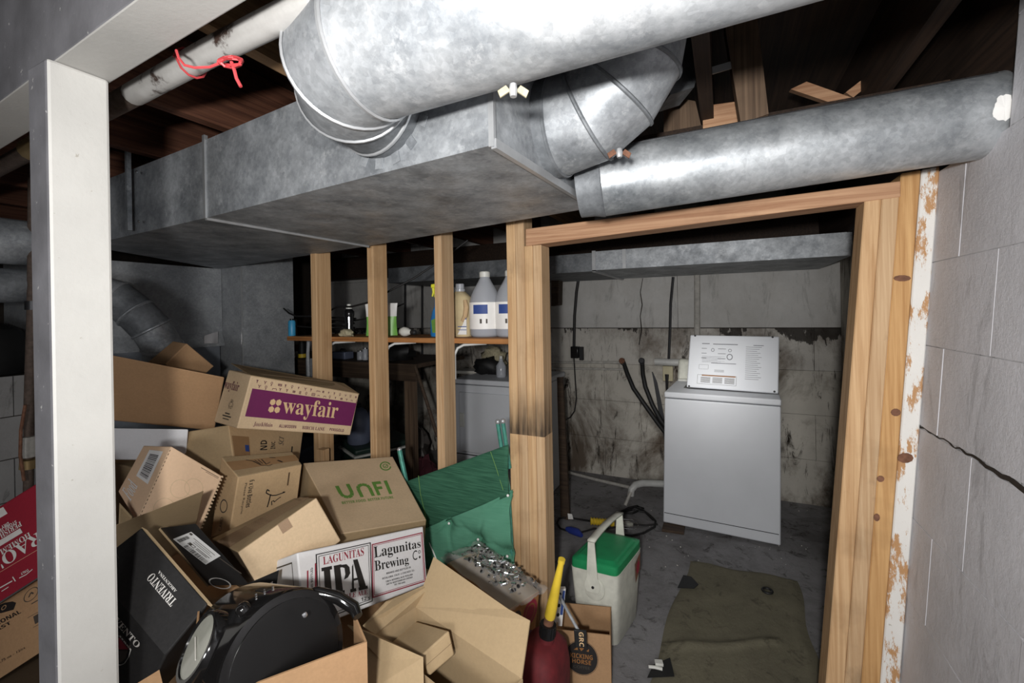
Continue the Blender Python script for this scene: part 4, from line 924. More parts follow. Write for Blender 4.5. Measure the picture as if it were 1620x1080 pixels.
def jug(c, lab, S=1.0):
    t = thing('vinegar_jug', lab, 'jug', c)
    pr = [(.070, 0), (.079, .012), (.080, .17), (.078, .185), (.074, .20), (.060, .235), (.036, .275), (.026, .295), (.024, .305)]
    ob('jug_body', MB().lathe(pr, c, n=32), 'clear_plastic', t, smooth=60)
    ob('liquid', MB().lathe([(.068, .002), (.076, .012), (.077, .040)], c, n=32), 'water', t, smooth=60)
    ob('screw_cap', MB().lathe([(.027, .300), (.027, .324), (.024, .328)], c, n=24), 'white_plastic', t)
    f = math.atan2(-c[1], -c[0])
    ob('paper_label', wrap_label(c, 0, .0815, .04, .172, f - 1.35, f + 1.35), 'label_white', t, smooth=60)
    ob('blue_panel', wrap_label(c, 0, .0822, .115, .160, f - .80, f + .14), 'ink_blue', t, smooth=60)
    ob('label_print', wrap_label(c, 0, .0822, .068, .09, f + .02, f + .12, 4), 'ink_grey', t, smooth=60)
    ob('label_print', wrap_label(c, 0, .0822, .068, .09, f - .35, f - .22, 4), 'ink_grey', t, smooth=60)
jug(at_shelf(768.5, 1.955), 'tall clear jug with white cap and a blue and white label on the shelf')
jug(at_shelf(809, 1.975), 'second clear jug with blue and white label, half hidden by the door post')
c = at_shelf(733, 1.95); t = thing('detergent_jug', 'beige detergent jug with a side grip between stud and clear jug', 'jug', c)
ob('jug_body', loft([(c[2], c[0], c[1], .050, .045, 3), (c[2] + .012, c[0], c[1], .056, .05, 3), (c[2] + .15, c[0], c[1], .056, .05, 3), (c[2] + .20, c[0] - .006, c[1], .05, .046, 2.5), (c[2] + .232, c[0] - .016, c[1], .028, .028, 2)]), 'tan_plastic', t, smooth=60)
ob('cap', MB().lathe([(.026, .23), (.027, .245), (.023, .247), (.022, .272)], V(c[0] - .016, c[1], c[2]), n=20), 'clear_plastic', t)
q = nrm(EYE - c); ob('grip', MB().tube([c + V(.038, -.038, .185), c + V(.050, -.048, .15), c + V(.044, -.050, .105), c + V(.026, -.050, .08)], [.010, .014, .013, .008], 10), 'board_tan', t)
lq = [c + V(-.002, -.0515, .012), c + V(.052, -.0515, .012), c + V(.052, -.0515, .122), c + V(.034, -.0515, .07)]
ob('paper_label', MB().prism(lq, (0, .0012, 0)), 'label_white', t, smooth=0)
ob('label_print', MB().prism([c + V(.0, -.0522, .050), c + V(.052, -.0522, .050), c + V(.052, -.0522, .054), c + V(.0, -.0522, .054)], (0, .0004, 0)).prism([c + V(.0, -.0522, .034), c + V(.052, -.0522, .034), c + V(.052, -.0522, .037), c + V(.0, -.0522, .037)], (0, .0004, 0)).prism([c + V(.028, -.0522, .088), c + V(.052, -.0522, .088), c + V(.052, -.0522, .098), c + V(.028, -.0522, .098)], (0, .0004, 0)), 'ink_blue', t, smooth=0)
c = at_shelf(692, 1.93); t = thing('spray_bottle', 'blue spray bottle with a yellow trigger, partly hidden by a stud', 'spray bottle', c)
ob('bottle_body', loft([(c[2], c[0], c[1], .032, .028, 2.4), (c[2] + .01, c[0], c[1], .036, .03, 2.4), (c[2] + .08, c[0], c[1], .036, .03, 2.4), (c[2] + .13, c[0], c[1], .026, .024, 2), (c[2] + .16, c[0], c[1], .013, .013, 2), (c[2] + .20, c[0], c[1], .011, .011, 2)]), 'blue_bottle', t, smooth=60)
ob('trigger_head', MB().obb(c + V(-.030, -.012, .255), (.056, 0, .004), (0, .022, 0), (0, 0, .022)).obb(c + V(-.012, -.010, .205), (.022, 0, 0), (0, .02, 0), (0, 0, .052)), 'lime_plastic', t, bevel=.005)
ob('trigger', MB().tube([c + V(-.022, 0, .258), c + V(-.020, 0, .235), c + V(-.028, 0, .212)], [.007, .006, .004], 8), 'lime_plastic', t)
ob('bottle_label', MB().prism([c + V(-.010, -.031, .02), c + V(.024, -.031, .02), c + V(.02, -.031, .10), c + V(-.016, -.031, .085)], (0, .001, 0)), 'ink_green', t, smooth=0)
c = at_shelf(604, 1.965); t = thing('pouch', 'green and white stand-up pouch showing on both sides of a stud', 'pouch', c)
def pouch(u, v): 
    w_ = .092 - .006 * math.sin(v * 3.1); th = .026 * (1 - v) ** .7 + .002
    a = 6.283 * u; return c + RT * w_ * math.cos(a) * V(1, 1, 0) + FW * th * math.sin(a) + V(0, 0, .182 * v)
ob('pouch_body', MB().grid(pouch, 24, 8), 'pouch_green', t, smooth=60)
def pouch2(u, v): 
    v2 = .60 + .42 * v; w_ = .0935 - .006 * math.sin(v2 * 3.1); th = .027 * max(0, 1 - v2) ** .7 + .0032; a = 6.283 * u; return c + RT * w_ * math.cos(a) * V(1, 1, 0) + FW * th * math.sin(a) + V(0, 0, .182 * v2)
ob('pouch_top', MB().grid(pouch2, 24, 5), 'label_white', t, smooth=60)
c = at_shelf(553, 1.95); t = thing('water_bottle', 'dark clear water bottle with a white cap on the shelf', 'bottle', c)
ob('bottle_body', MB().lathe([(.026, 0), (.027, .01), (.022, .06), (.025, .10), (.030, .125), (.030, .142), (.018, .156), (.016, .160)], c, n=24), 'black_plastic', t, smooth=60)
f = math.atan2(-c[1], -c[0]); ob('silver_highlight', MB().grid(lambda u, v: c + V((.0262 + .002 * v) * math.cos(f - .2 + .3 * u), (.0262 + .002 * v) * math.sin(f - .2 + .3 * u), .02 + .09 * v), 3, 2), 'chrome', t)  # chrome strip laid on as the bottle's highlight
ob('cap', MB().lathe([(.018, .158), (.018, .172), (.012, .176), (.012, .186)], c, n=18), 'white_plastic', t)
c = at_shelf(549, 1.86); ob('rag', MB().blob(c + V(0, 0, .018), (.05, .03, .022), 14, .5, seed=4), 'stone', label='crumpled pale rag lying on the shelf by the water bottle', cat='rag', smooth=60)
c = at_shelf(645, 1.87); t = thing('light_bulb', 'white light bulb lying on the shelf', 'bulb', c)
ob('glass_globe', MB().lathe([(.006, -.03), (.020, -.024), (.026, 0), (.022, .02), (.013, .042), (.012, .052)], c + V(-.02, 0, .027), (1, -.1, -.05), 18), 'white_plastic', t, smooth=60)
ob('screw_base', MB().lathe([(.013, .05), (.013, .075), (.006, .08)], c + V(-.02, 0, .027), (1, -.1, -.05), 14), 'dark_steel', t)
c = at_shelf(462, 1.86); t = thing('spray_can', 'small bright blue can at the end of the shelf beside the riser', 'can', c)
ob('can_body', MB().lathe([(.020, 0), (.021, .004), (.021, .085), (.016, .095)], c, n=20), 'sky_plastic', t)
ob('cap', MB().lathe([(.012, .093), (.011, .105)], c, n=14), 'black_plastic', t)
c = at_shelf(540, 2.04); t = thing('cable_coil', 'loose coil of black cable on the shelf behind the water bottle', 'cable', c)
rk = random.Random(8); pts = [c + V(.10 * math.cos(k * .5) + rk.uniform(-.015, .015), .05 * math.sin(k * .5), .012 + .0022 * k) for k in range(46)]
ob('cable_loop', MB().tube(pts, .006, 7), 'cord_black', t)
ptube('extension_lead', 'black lead strung between the studs above the shelf', 'cord', [(449, 488, 1.99), (457, 495, 1.92), (468, 500, 1.92), (494, 500, 1.90), (523, 491, 1.90), (533, 485, 1.90), (556, 485, 1.90), (584, 478, 1.90), (620, 458, 1.95), (655, 440, 2.0), (688, 418, 2.05), (740, 380, 2.1)], .0055, 'cord_black')
ptube('thin_cable', 'thin dark cable sagging along the wall behind the shelf', 'cord', [(462, 515, 2.08), (494, 518, 2.08), (530, 509, 2.1), (560, 507, 2.1), (585, 503, 2.1), (640, 480, 2.3)], .005, 'cord_black')

# ---- work bench and its clutter behind the studs
t = thing('work_bench', 'old dark wooden work bench behind the studs', 'bench', (-2.7, 2.9, 0))
bx1 = pY(657, 590, 2.6)[0]; bz1 = pY(600, 573, 2.6)[2]; bz0 = pY(600, 600, 2.6)[2]
ob('bench_top', MB().box((-4.2, 2.58, bz1 - .03), (bx1 + .02, 3.25, bz1)), 'dark_wood', t, smooth=0)
ob('apron', MB().box((-4.15, 2.60, bz0), (bx1, 2.635, bz1 - .03)), 'dark_wood', t, smooth=0)
lx = pY(637, 600, 2.62)[0]; lx2 = pY(649, 600, 2.62)[0]
ob('leg', MB().box((lx, 2.637, 0), (lx2, 2.70, bz1 - .03)), 'old_post_wood', t, smooth=0)
ob('leg', MB().box((-4.1, 2.637, 0), (-4.04, 2.70, bz1 - .03)), 'old_post_wood', t, smooth=0)
def on_bench(x, Y): p = pY(x, 570, Y); return V(p[0], Y, bz1 + .001)
c = on_bench(543, 2.72); t = thing('tool_box', 'small dusty dark tool box on the bench', 'tool box', c); ob('box_body', MB().box(c - V(.07, .05, 0), c + V(.07, .05, .06)), 'slate_plastic', t, bevel=.006); ob('box_handle', MB().tube([c + V(-.03, 0, .06), c + V(-.025, 0, .08), c + V(.025, 0, .08), c + V(.03, 0, .06)], .006, 8), 'black_plastic', t)
for x, r_, h_, lab in ((570, .026, .075, 'small glass jar on the bench beside the tool box'), (578, .022, .10, 'taller glass jar on the bench against a stud')):
    c = on_bench(x, 2.70); t = thing('glass_jar', lab, 'jar', c); ob('jar_body', MB().lathe([(r_, 0), (r_, h_ * .8), (r_ * .8, h_ * .9)], c, n=18), 'clear_plastic', t); ob('lid', MB().lathe([(r_ * .85, h_ * .88), (r_ * .85, h_)], c, n=18), 'chrome', t)
c = on_bench(620, 2.8); ob('cloth_heap', MB().blob(c + V(0, 0, .05), (.22, .12, .09), 16, .45, seed=9), 'black_rubber', label='dark heap of cloth on the bench behind a stud', cat='cloth', smooth=60)
c = on_bench(478, 2.70); t = thing('power_tool', 'black hand tool with a yellow end standing on the bench', 'tool', c)
ob('tool_body', MB().lathe([(.03, .03), (.032, .06), (.026, .12), (.022, .20)], c, n=16), 'black_rubber', t, smooth=60); ob('tool_base', MB().lathe([(.035, 0), (.036, .032)], c, n=16), 'yellow_plastic', t)
c = on_bench(462, 2.68); ob('paint_tin', MB().lathe([(.05, 0), (.05, .045), (.047, .05)], c, n=20), 'paper', label='low pale tin on the bench beside the black hand tool', cat='tin')
c = on_bench(468, 2.80); ob('red_box', MB().box(c - V(.05, .04, 0), c + V(.05, .04, .10)), 'red_plastic', label='dark red box on the bench behind the pale tin', cat='box', bevel=.004)
cp = [pY(494, 532, 1.96), pY(488, 540, 1.96), pY(487, 560, 1.96), pY(488, 596, 1.96)]
t = thing('bar_clamp', 'grey metal bar clamp hanging beside a stud under the shelf', 'clamp', cp[-1]); ob('clamp_bar', MB().tube(cp, .010, 8), 'galvanised_bright', t); ob('clamp_jaw', MB().obb(pY(484, 548, 1.97), (.045, 0, .0), (0, .02, 0), (0, 0, .05)), 'dark_steel', t, bevel=.003); ob('clamp_pad', MB().obb(pY(484, 606, 1.97), (.05, 0, .0), (0, .02, 0), (0, 0, .16)), 'galvanised_dull', t, bevel=.003)
ptube('broom_stick', 'dark stick leaning diagonally under the bench', 'stick', [(657, 580, 2.55), (675, 635, 2.5), (692, 690, 2.45)], .012, 'dark_wood')
c = pZ(690, 742, .05); ob('black_bowl', MB().lathe([(.03, 0), (.07, .04), (.075, .08), (.066, .08), (.03, .02)], V(pY(690, 710, 2.6)[0], 2.6, .08), (.1, -.9, .3), 18), 'black_plastic', label='black plastic cup shape at the foot of the leaning stick', cat='cup')
# items on the dryer
dzt = .932
def on_dryer(x, Y): p = pY(x, 600, Y); return V(p[0], Y, dzt)
c = on_dryer(793, 3.15); t = thing('dispenser_bottle', 'pale translucent bottle standing on the dryer', 'bottle', c)
ob('bottle_body', MB().lathe([(.036, 0), (.04, .01), (.04, .09), (.018, .125), (.014, .15)], c, n=20), 'clear_plastic', t, smooth=60); ob('cap', MB().lathe([(.014, .148), (.012, .17)], c, n=14), 'white_plastic', t)
c = on_dryer(772, 3.3); ob('dark_cloth', MB().blob(c + V(0, 0, .06), (.12, .09, .075), 14, .6, seed=2), 'black_rubber', label='dark crumpled cloth lying on the dryer', cat='cloth', smooth=60)
c = on_dryer(782, 3.42); ob('sponge_lump', MB().blob(c + V(0, 0, .12), (.11, .08, .10), 14, .5, seed=6), 'stone', label='beige lump of cloth on the dryer behind the bottle', cat='cloth', smooth=60)
c = on_dryer(738, 3.3); pm = MB()
for k in range(5): pm.obb(c + V(-.11 + .008 * k, -.08 + .006 * (k % 3), .004 * k), (.22, .01 * k, 0), (-.01 * k, .17, 0), (0, 0, .0035))
ob('paper_pile', pm, 'paper', label='loose pile of pale papers on the dryer', cat='papers', kind='stuff', smooth=0)
# ---- under the bench: chest cooler, water jugs, bags
Nn, Rr, Ll = pZ(561.5, 722, .40), pZ(655.6, 701.5, .40), pZ(530, 708, .40)
ax_ = Rr - Nn; bx_ = V(-ax_[1], ax_[0], 0) / np.linalg.norm(ax_) * .36
t = thing('chest_cooler', 'dark green chest cooler with a white rim under the bench', 'cooler', (Nn + Rr) / 2 * V(1, 1, 0))
ob('cooler_body', MB().obb(Nn * V(1, 1, 0), ax_, bx_, (0, 0, .38)), 'dark_green', t, bevel=.02)
ob('rim', MB().obb(Nn * V(1, 1, 0) - nrm(ax_) * .008 - nrm(bx_) * .008 + V(0, 0, .382), ax_ + nrm(ax_) * .016, bx_ + nrm(bx_) * .016, (0, 0, .016)), 'white_plastic', t, bevel=.004)
ob('cooler_lid', MB().obb(Nn * V(1, 1, 0) + V(0, 0, .399), ax_, bx_, (0, 0, .045)), 'dark_green', t, bevel=.015)
for u, lab in ((.20, 'blue-grey water jug on the green chest cooler, beside the printed purple box'), (.52, 'blue-grey water jug on the green chest cooler, partly behind a stud')):
    c = Nn + ax_ * u + bx_ * .5 + V(0, 0, .046); t = thing('water_jug', lab, 'jug', c)
    ob('jug_body', MB().lathe([(.080, 0), (.088, .015), (.088, .18), (.06, .25), (.025, .28)], c, n=24), 'slate_plastic', t, smooth=60); ob('cap', MB().lathe([(.024, .278), (.024, .30)], c, n=14), 'dark_steel', t)
rk = random.Random(12)
def crump(c, rx, ry, rz, seed):
    mb = MB(); mb.blob(c, (rx, ry, rz), 18, .75, seed=seed); return mb
ob('plastic_bag', crump(pZ(655, 715, .20), .13, .10, .20, 3), 'grey_bag', label='crumpled grey plastic bag beside the green chest cooler', cat='bag', smooth=25)
ob('maroon_bag', crump(pZ(668, 756, .15), .14, .10, .15, 7), 'maroon_cloth', label='dark maroon cloth bag on the floor behind the green chair', cat='bag', smooth=60)
p = pZ(455, 745, .1); ob('storage_tub', MB().box((p[0] - .25, 2.35, 0), (p[0] + .35, 2.8, .36)), 'slate_plastic', label='dim blue-grey tub on the floor behind the lettered cartons', cat='tub', bevel=.02)

# ================================================================== THE PILE OF BOXES
def H(k): return {c: V(*p) for c, p in HX[k].items()}
def raybox(c, dp):
    """a carton seen square on: its sides run straight away from us, closing in a little as a dented old box does"""
    c = dict(c); m = (c['000'] + c['100'] + c['101'] + c['001']) / 4
    for a, b in (('000', '010'), ('100', '110'), ('101', '111'), ('001', '011')):
        p = m + (c[a] - m) * .94; c[b] = p + nrm(p - EYE) * dp
    return c
def carton(name, key, label, mat, cat='box', faces=None, mats=None, group=None, bevel=.004, back=None):
    c = key if isinstance(key, dict) else H(key)
    if back: c = raybox(c, back)
    o = ob(name, MB().bilinear(c, faces), mats or mat, label=label, cat=cat, group=group, bevel=bevel, seg=2, smooth=30, weld=True)
    return o, faces_of(c), c
def tape(o, q, rect, mat='tape_tan'): return shapes(o, q, [R4(*rect)], mat, 'tape', .0012)
def flap(o, pts, th=.004, mat='board_inside', name='flap'):
    p = [np.asarray(a, float) for a in pts]; n = nrm(np.cross(p[1] - p[0], p[2] - p[0])); n = n if n @ (EYE - p[0]) > 0 else -n
    return ob(name, MB().prism(p, -n * th), mat, o, smooth=0)

def uv_on(q, x, y):     # where a pixel's ray meets a face, in the face's own u, v
    q = [np.asarray(p, float) for p in q]; u = v = .5; d = ray(x, y)
    A = nrm(np.cross(d, (0, 0, 1))); Bv = np.cross(A, d)
    g = lambda u, v: q[0] * (1 - u) * (1 - v) + q[1] * u * (1 - v) + q[2] * u * v + q[3] * (1 - u) * v - EYE
    for _ in range(12):
        P = g(u, v); F = np.array([P @ A, P @ Bv]); Pu = (q[1] - q[0]) * (1 - v) + (q[2] - q[3]) * v; Pv = (q[3] - q[0]) * (1 - u) + (q[2] - q[1]) * u
        du, dv = np.linalg.solve(np.array([[Pu @ A, Pv @ A], [Pu @ Bv, Pv @ Bv]]), -F); u += du; v += dv
    return (float(u), float(v))
def qpx(q, *ps): return [on_face(q, uv_on(q, *p), .0010) for p in ps]
def tpx(o, q, s, ps, mat, rot=0):
    gv, gf = glyph_mesh(s); c = [uv_on(q, *p) for p in ps]; pts = []
    for x, y in gv:
        pts.append(on_face(q, tuple(c[0][i] * (1 - x) * (1 - y) + c[1][i] * x * (1 - y) + c[2][i] * x * y + c[3][i] * (1 - x) * y for i in (0, 1)), .0014))
    mb = MB(); mb.add(pts, gf); return ob('lettering', mb, mat, o, smooth=0)
def spx(o, q, polys, mat, name='print_mark', off=.0009): return shapes(o, q, [[uv_on(q, *p) for p in poly] for poly in polys], mat, name, off)
def into(q, ps, polys):      # unit-square polygons into the quad marked by four points of a face
    c = [uv_on(q, *p) for p in ps]
    return [[tuple(c[0][i] * (1 - x) * (1 - y) + c[1][i] * x * (1 - y) + c[2][i] * x * y + c[3][i] * (1 - x) * y for i in (0, 1)) for x, y in poly] for poly in polys]
def z6(ox, oy, s, *ps): return tuple((ox + x / s, oy + y / s) for x, y in ps)
# big plain carton on top
o, f, c = carton('carton', 'plain_top', 'large plain brown carton topmost in the pile beside the white post', 'board_brown', back=0.22)
# small one behind
o, f, c = carton('carton', 'small', 'small brown carton poking up behind the topmost plain carton', 'board_brown', faces={1: 1, 5: 1}, mats=['board_brown', 'board_brown'])
# purple-banded box
o, f, c = carton('shipping_box', 'wayfair', 'long shipping box with purple band reading wayfair', 'board_pale')
q = f['front']; W6 = lambda *ps: z6(330, 560, 6, *ps)
spx(o, q, [W6((345, 590), (1352, 682), (1404, 465), (415, 325))], 'ink_purple', 'purple_band', .0006)
tpx(o, q, serif('wayfair'), W6((697, 602), (1205, 652), (1242, 462), (712, 405)), 'ink_kraft')
pet = []
for (du, dv) in ((-1, 1), (1, 1), (-1, -1), (1, -1)): pet.append([(.5 + .27 * du + .27 * math.cos(a), .5 + .27 * dv + .25 * math.sin(a)) for a in np.linspace(.4, 6.68, 7)[:-1]])
EQ = W6((562, 550), (668, 560), (694, 432), (590, 425))
shapes(o, q, into(q, EQ, pet), 'ink_kraft', 'emblem', .0013); shapes(o, q, into(q, EQ, [[(.5, .28), (.70, .5), (.5, .72), (.30, .5)]]), 'ink_purple', 'emblem', .0018)
for s, r in ((ital('Joss&Main'), ((420, 688), (604, 694), (607, 655), (428, 640))), (sans('ALLMODERN'), ((665, 695), (828, 705), (832, 675), (670, 665))), (serif('BIRCH LANE'), ((885, 710), (1098, 728), (1103, 695), (890, 680))), (sans('PERIGOLD'), ((1145, 725), (1280, 740), (1285, 712), (1150, 700)))): tpx(o, q, s, W6(*r), 'ink_plum')
pic = []; rk = random.Random(21)
for row, vv in ((0, .905), (1, .815)):
    for k in range(17):
        u = .05 + .057 * k + (.02 if row else 0); w_ = rk.choice((.010, .014, .020)); h_ = rk.choice((.022, .03)); typ = rk.randrange(4); vv2 = vv - .03 * 0
        if typ == 0: pic += frame4(u, vv2 - h_, u + w_ * 1.6, vv2 + h_, .004, .012) + [R4(u, vv2 - .004, u + w_ * 1.6, vv2 + .006)]
        elif typ == 1: pic += ringp(u + w_ / 2, vv2 + .01, .009, .026, .4, 8) + [R4(u + w_ / 2 - .002, vv2 - h_ * 1.3, u + w_ / 2 + .002, vv2 - .012), R4(u, vv2 - h_ * 1.4, u + w_, vv2 - h_ * 1.1)]
        elif typ == 2: pic += [R4(u, vv2 - .004, u + w_ * 1.7, vv2 + .008), R4(u, vv2 - h_, u + .004, vv2), R4(u + w_ * 1.6, vv2 - h_, u + w_ * 1.7 + .002, vv2)]
        else: pic += stroke([(u, vv2 + h_), (u + w_ / 2, vv2), (u + w_, vv2 + h_)], .006) + [R4(u + w_ / 2 - .002, vv2 - h_, u + w_ / 2 + .003, vv2)]
shapes(o, q, pic, 'ink_plum', 'pictograms')
q = f['left']; text(o, q, serif('wayfair'), (.02, .60, .66, .82), 'ink_plum'); text(o, q, '\u267b', (.42, .30, .62, .48), 'ink_grey', name='recycling_mark')
shapes(o, q, [R4(.38, .20, .58, .225), R4(.30, .15, .66, .175), R4(.34, .10, .6, .12)], 'ink_grey', 'small_print')
flap(o, [c['001'], c['101'] * .2 + c['001'] * .8, pd(398, 588, 2.2), pd(366, 574, 2.3)]); flap(o, [c['001'], c['101'], pd(544, 606, 2.28), pd(368, 575, 2.28)], mat='board_kraft')
# carton lettered ND INC
o, f, c = carton('carton', 'ndinc', 'brown carton under the purple-banded box with sideways black lettering ND INC', 'board_tan', faces={5: 1}, mats=['board_tan', 'board_kraft'])
q = f['front']; tpx(o, q, sans('ND'), ((422.3, 711.7), (421.7, 696), (412, 696.6), (411, 712)), 'ink_black'); tpx(o, q, sans('INC.'), ((435, 710), (435, 697), (429.3, 697.5), (427.4, 710)), 'ink_black'); tpx(o, q, ital('SCI'), ((448.2, 704.4), (448.8, 691), (441.5, 690), (439.8, 703)), 'ink_grey'); spx(o, q, [[(461, 706), (463, 706), (462, 716), (460, 716)]], 'ink_black', 'small_print')
tape(o, q, (.02, .30, .22, .80)); shapes(o, q, [R4(.16, .52, .21, .64)], 'ink_blue', 'sticker', .0016)
flap(o, [pd(297, 716, 2.02), pd(356, 688, 2.0), pd(352, 691, 2.0), pd(305, 722, 1.96)], mat='board_kraft')
# white thin box
o, f, c = carton('white_box', 'white', 'flat white box squeezed under the topmost plain carton', 'board_white', back=0.1)
# the carton it rests on and others at the foot of the pile
def block(lo, hi): return {f'{i}{j}{k}': V(hi[0] if i else lo[0], hi[1] if j else lo[1], hi[2] if k else lo[2]) for i in (0, 1) for j in (0, 1) for k in (0, 1)}
carton('carton', block((-2.42, .88, 0), (-1.92, 1.12, .885)), 'tall brown carton standing under the flat white box', 'board_kraft')
carton('carton', block((-2.6, .47, 0), (-1.90, .90, .235)), 'dark brown carton at the bottom, under the brown case beside the white post', 'board_dark')
carton('carton', block((-1.52, 1.00, 0), (-1.02, 1.50, .385)), 'plain carton buried under the beer case', 'board_brown')
carton('carton', block((-1.80, .80, 0), (-1.40, 1.10, .60)), 'plain carton buried under the black wine box', 'board_brown')
# pink-tan perforated display box
o, f, c = carton('display_box', 'pink', 'pale peach box with perforated fold and white barcode label', 'board_pink')
q = f['front']; sw = []
def scall(u): return u
for k in range(17): sw.append(disc(1.0, .03 + .06 * k, .022, .018, 8))
shapes(o, q, sw, 'board_pale', 'scalloped_edge', .0004)
for (cu, cv) in ((.42, .55), (.62, .64), (.30, .25)): shapes(o, q, ringp(cu, cv, .16, .13, .06, 26), 'board_pale', 'embossed_ring', .0006)
shapes(o, q, [R4(.005, .03 + .05 * k, .016, .055 + .05 * k) for k in range(19)], 'ink_brown', 'perforation', .0006)
shapes(o, q, [R4(.60 + .0, .945, .95, .955), R4(.7, .925, .95, .932)], 'ink_brown', 'small_print')
q = f['left']; shapes(o, q, [R4(.32, .45, .82, .92)], 'label_white', 'barcode_label', .0012)
shapes(o, q, barcode(.42, .50, .74, .86, 26, False, 3), 'ink_black', 'barcode', .0022)
text(o, q, serif('Food'), (.12, .10, .55, .34), 'label_white', 1)
# Ex-libris style bottle carton
o, f, c = carton('bottle_carton', 'exlibris', 'brown bottle carton with script signature on its front, middle of the pile', 'board_tan', faces={1: 1}, mats=['board_tan', 'board_kraft'])
q = f['front']; text(o, q, sans('6 x Uva Bottles'), (.17, .40, .245, .90), 'ink_black', 3); text(o, q, 'Please Recycle', (.10, .30, .14, .86), 'ink_black', 3)
sig = [(.50, .62), (.46, .66), (.45, .60), (.50, .56), (.55, .53), (.62, .52), (.76, .545), (.72, .555)]; sig2 = [(.525, .56), (.515, .44), (.50, .33)]; sig3 = [(.57, .35), (.555, .42), (.59, .43), (.60, .40), (.66, .45), (.70, .47)]
shapes(o, q, stroke(sig, .018) + stroke(sig2, .018) + stroke(sig3, .014), 'ink_black', 'signature'); shapes(o, q, [R4(.775, .66, .80, .90)], 'ink_brown', 'small_print')
q = f['top']; tape(o, q, (.0, .30, 1.0, .72)); shapes(o, q, stroke([(.26, .72), (.34, .62), (.40, .36), (.50, .26), (.56, .30)], .022) + stroke([(.37, .66), (.41, .42)], .014) + stroke([(.42, .66), (.44, .42)], .014) + stroke([(.47, .66), (.48, .36), (.56, .45)], .016) + stroke([(.60, .72), (.68, .66)], .03) + stroke([(.68, .50), (.73, .34)], .035), 'ink_black', 'signature', .0016)
q = f['left']; shapes(o, q, ringp(.50, .42, .20, .10, .18, 20), 'ink_grey', 'round_stamp'); text(o, q, 'CARD', (.42, .06, .56, .26), 'ink_grey', 1)
# UNFI carton
o, f, c = carton('grocery_carton', 'unfi', 'tan carton with green letters UNFI tilted on top of the beer case', 'board_pale', faces={2: 1, 5: 1}, mats=['board_pale', 'board_kraft'])
q = f['top']
U0, V0, V1 = .345, .475, .655
def letter_U(u, w, h0, h1): return stroke([(u + .018, h1), (u + .018, h0 + .07), (u + .032, h0 + .035), (u + w / 2, h0 + .018), (u + w - .032, h0 + .035), (u + w - .018, h0 + .07), (u + w - .018, h1 + .01)], .036)
gl = letter_U(.335, .145, V0, V1)
gl += stroke([(.525 + .016, V0), (.525 + .016, V1 - .07), (.525 + .030, V1 - .035), (.60, V1 - .018), (.675 - .032, V1 - .035), (.675 - .016, V1 - .07), (.675 - .016, V0)], .036)
gl += [R4(.705, V0, .740, V1), R4(.74, V1 - .036, .80, V1), R4(.74, V0 + .075, .79, V0 + .11), R4(.835, V0, .872, V1)]
UQ = z6(460, 700, 6.75, (545, 607), (1085, 548), (1025, 405), (470, 466))
shapes(o, q, into(q, UQ, [[((u - .335) / .537, (v - V0) / (V1 - V0)) for u, v in p] for p in gl]), 'ink_green', 'lettering', .0012)
tpx(o, q, sans('BETTER FOOD. BETTER FUTURE.'), z6(460, 700, 6.75, (550, 660), (1105, 596), (1095, 570), (540, 632)), 'ink_green')
shapes(o, q, into(q, z6(460, 700, 6.75, (955, 305), (1085, 298), (1062, 198), (940, 205)), ringp(.5, .5, .48, .48, .24, 30, .3, 6.1) + ringp(.5, .5, .24, .24, .3, 20) + stroke([(.38, .5), (.5, .40), (.62, .6)], .06)), 'ink_green', 'round_logo')
# beer case
o, f, c = carton('beer_case', 'lagunitas', 'white beer case reading LAGUNITAS IPA, below the tan UNFI carton', 'board_ipa')
q = f['front']; L6 = lambda *ps: z6(460, 820, 6.75, *ps)
RQ = ((589, 946), (673.3, 919.6), (668, 841.5), (587.7, 860.7)); BQ = ((503, 983), (589.4, 951), (586.3, 857.6), (499, 876.6))
shapes(o, q, into(q, RQ, frame4(0, 0, 1, 1, .020, .022) + frame4(.032, .036, .968, .964, .008, .010)), 'ink_red', 'red_border')
shapes(o, q, into(q, BQ, frame4(0, 0, 1, 1, .020, .016) + frame4(.045, .038, .955, .962, .010, .010)), 'ink_black', 'black_border')
tpx(o, q, serif('LAGUNITAS'), L6((345, 497), (778, 395), (777, 308), (338, 410)), 'ink_red')
ipa = []
def blk(u0, u1, v0, v1): return R4(u0, v0, u1, v1)
ipa += [blk(.312, .352, .25, .66), blk(.298, .366, .62, .675), blk(.298, .366, .22, .27)]
ipa += [blk(.378, .420, .24, .67), blk(.368, .430, .21, .26), [(.425, .66), (.465, .655), (.482, .60), (.482, .50), (.462, .44), (.435, .42), (.448, .50), (.448, .60), (.425, .63)], blk(.41, .43, .62, .67)]
ipa += [[(.515, .70), (.548, .70), (.575, .23), (.530, .23)], [(.500, .60), (.512, .64), (.492, .24), (.478, .24)], blk(.466, .505, .20, .25), blk(.522, .585, .20, .25), blk(.495, .535, .37, .405)]
IQ = L6((345, 858), (822, 748), (762, 423), (322, 512))
shapes(o, q, into(q, IQ, [[((u - .298) / .287, (v - .20) / .50) for u, v in p] for p in ipa]), 'ink_black', 'lettering', .0015)
tpx(o, q, serif('PALE ALE'), L6((545, 868), (818, 806), (815, 757), (545, 815)), 'ink_red'); tpx(o, q, sans("12's"), L6((750, 887), (842, 860), (840, 824), (748, 846)), 'ink_black')
tpx(o, q, serif('Lagunitas'), L6((892, 458), (1388, 332), (1378, 222), (880, 302)), 'ink_black'); tpx(o, q, serif('Brewing'), L6((897, 595), (1262, 503), (1250, 395), (888, 452)), 'ink_black')
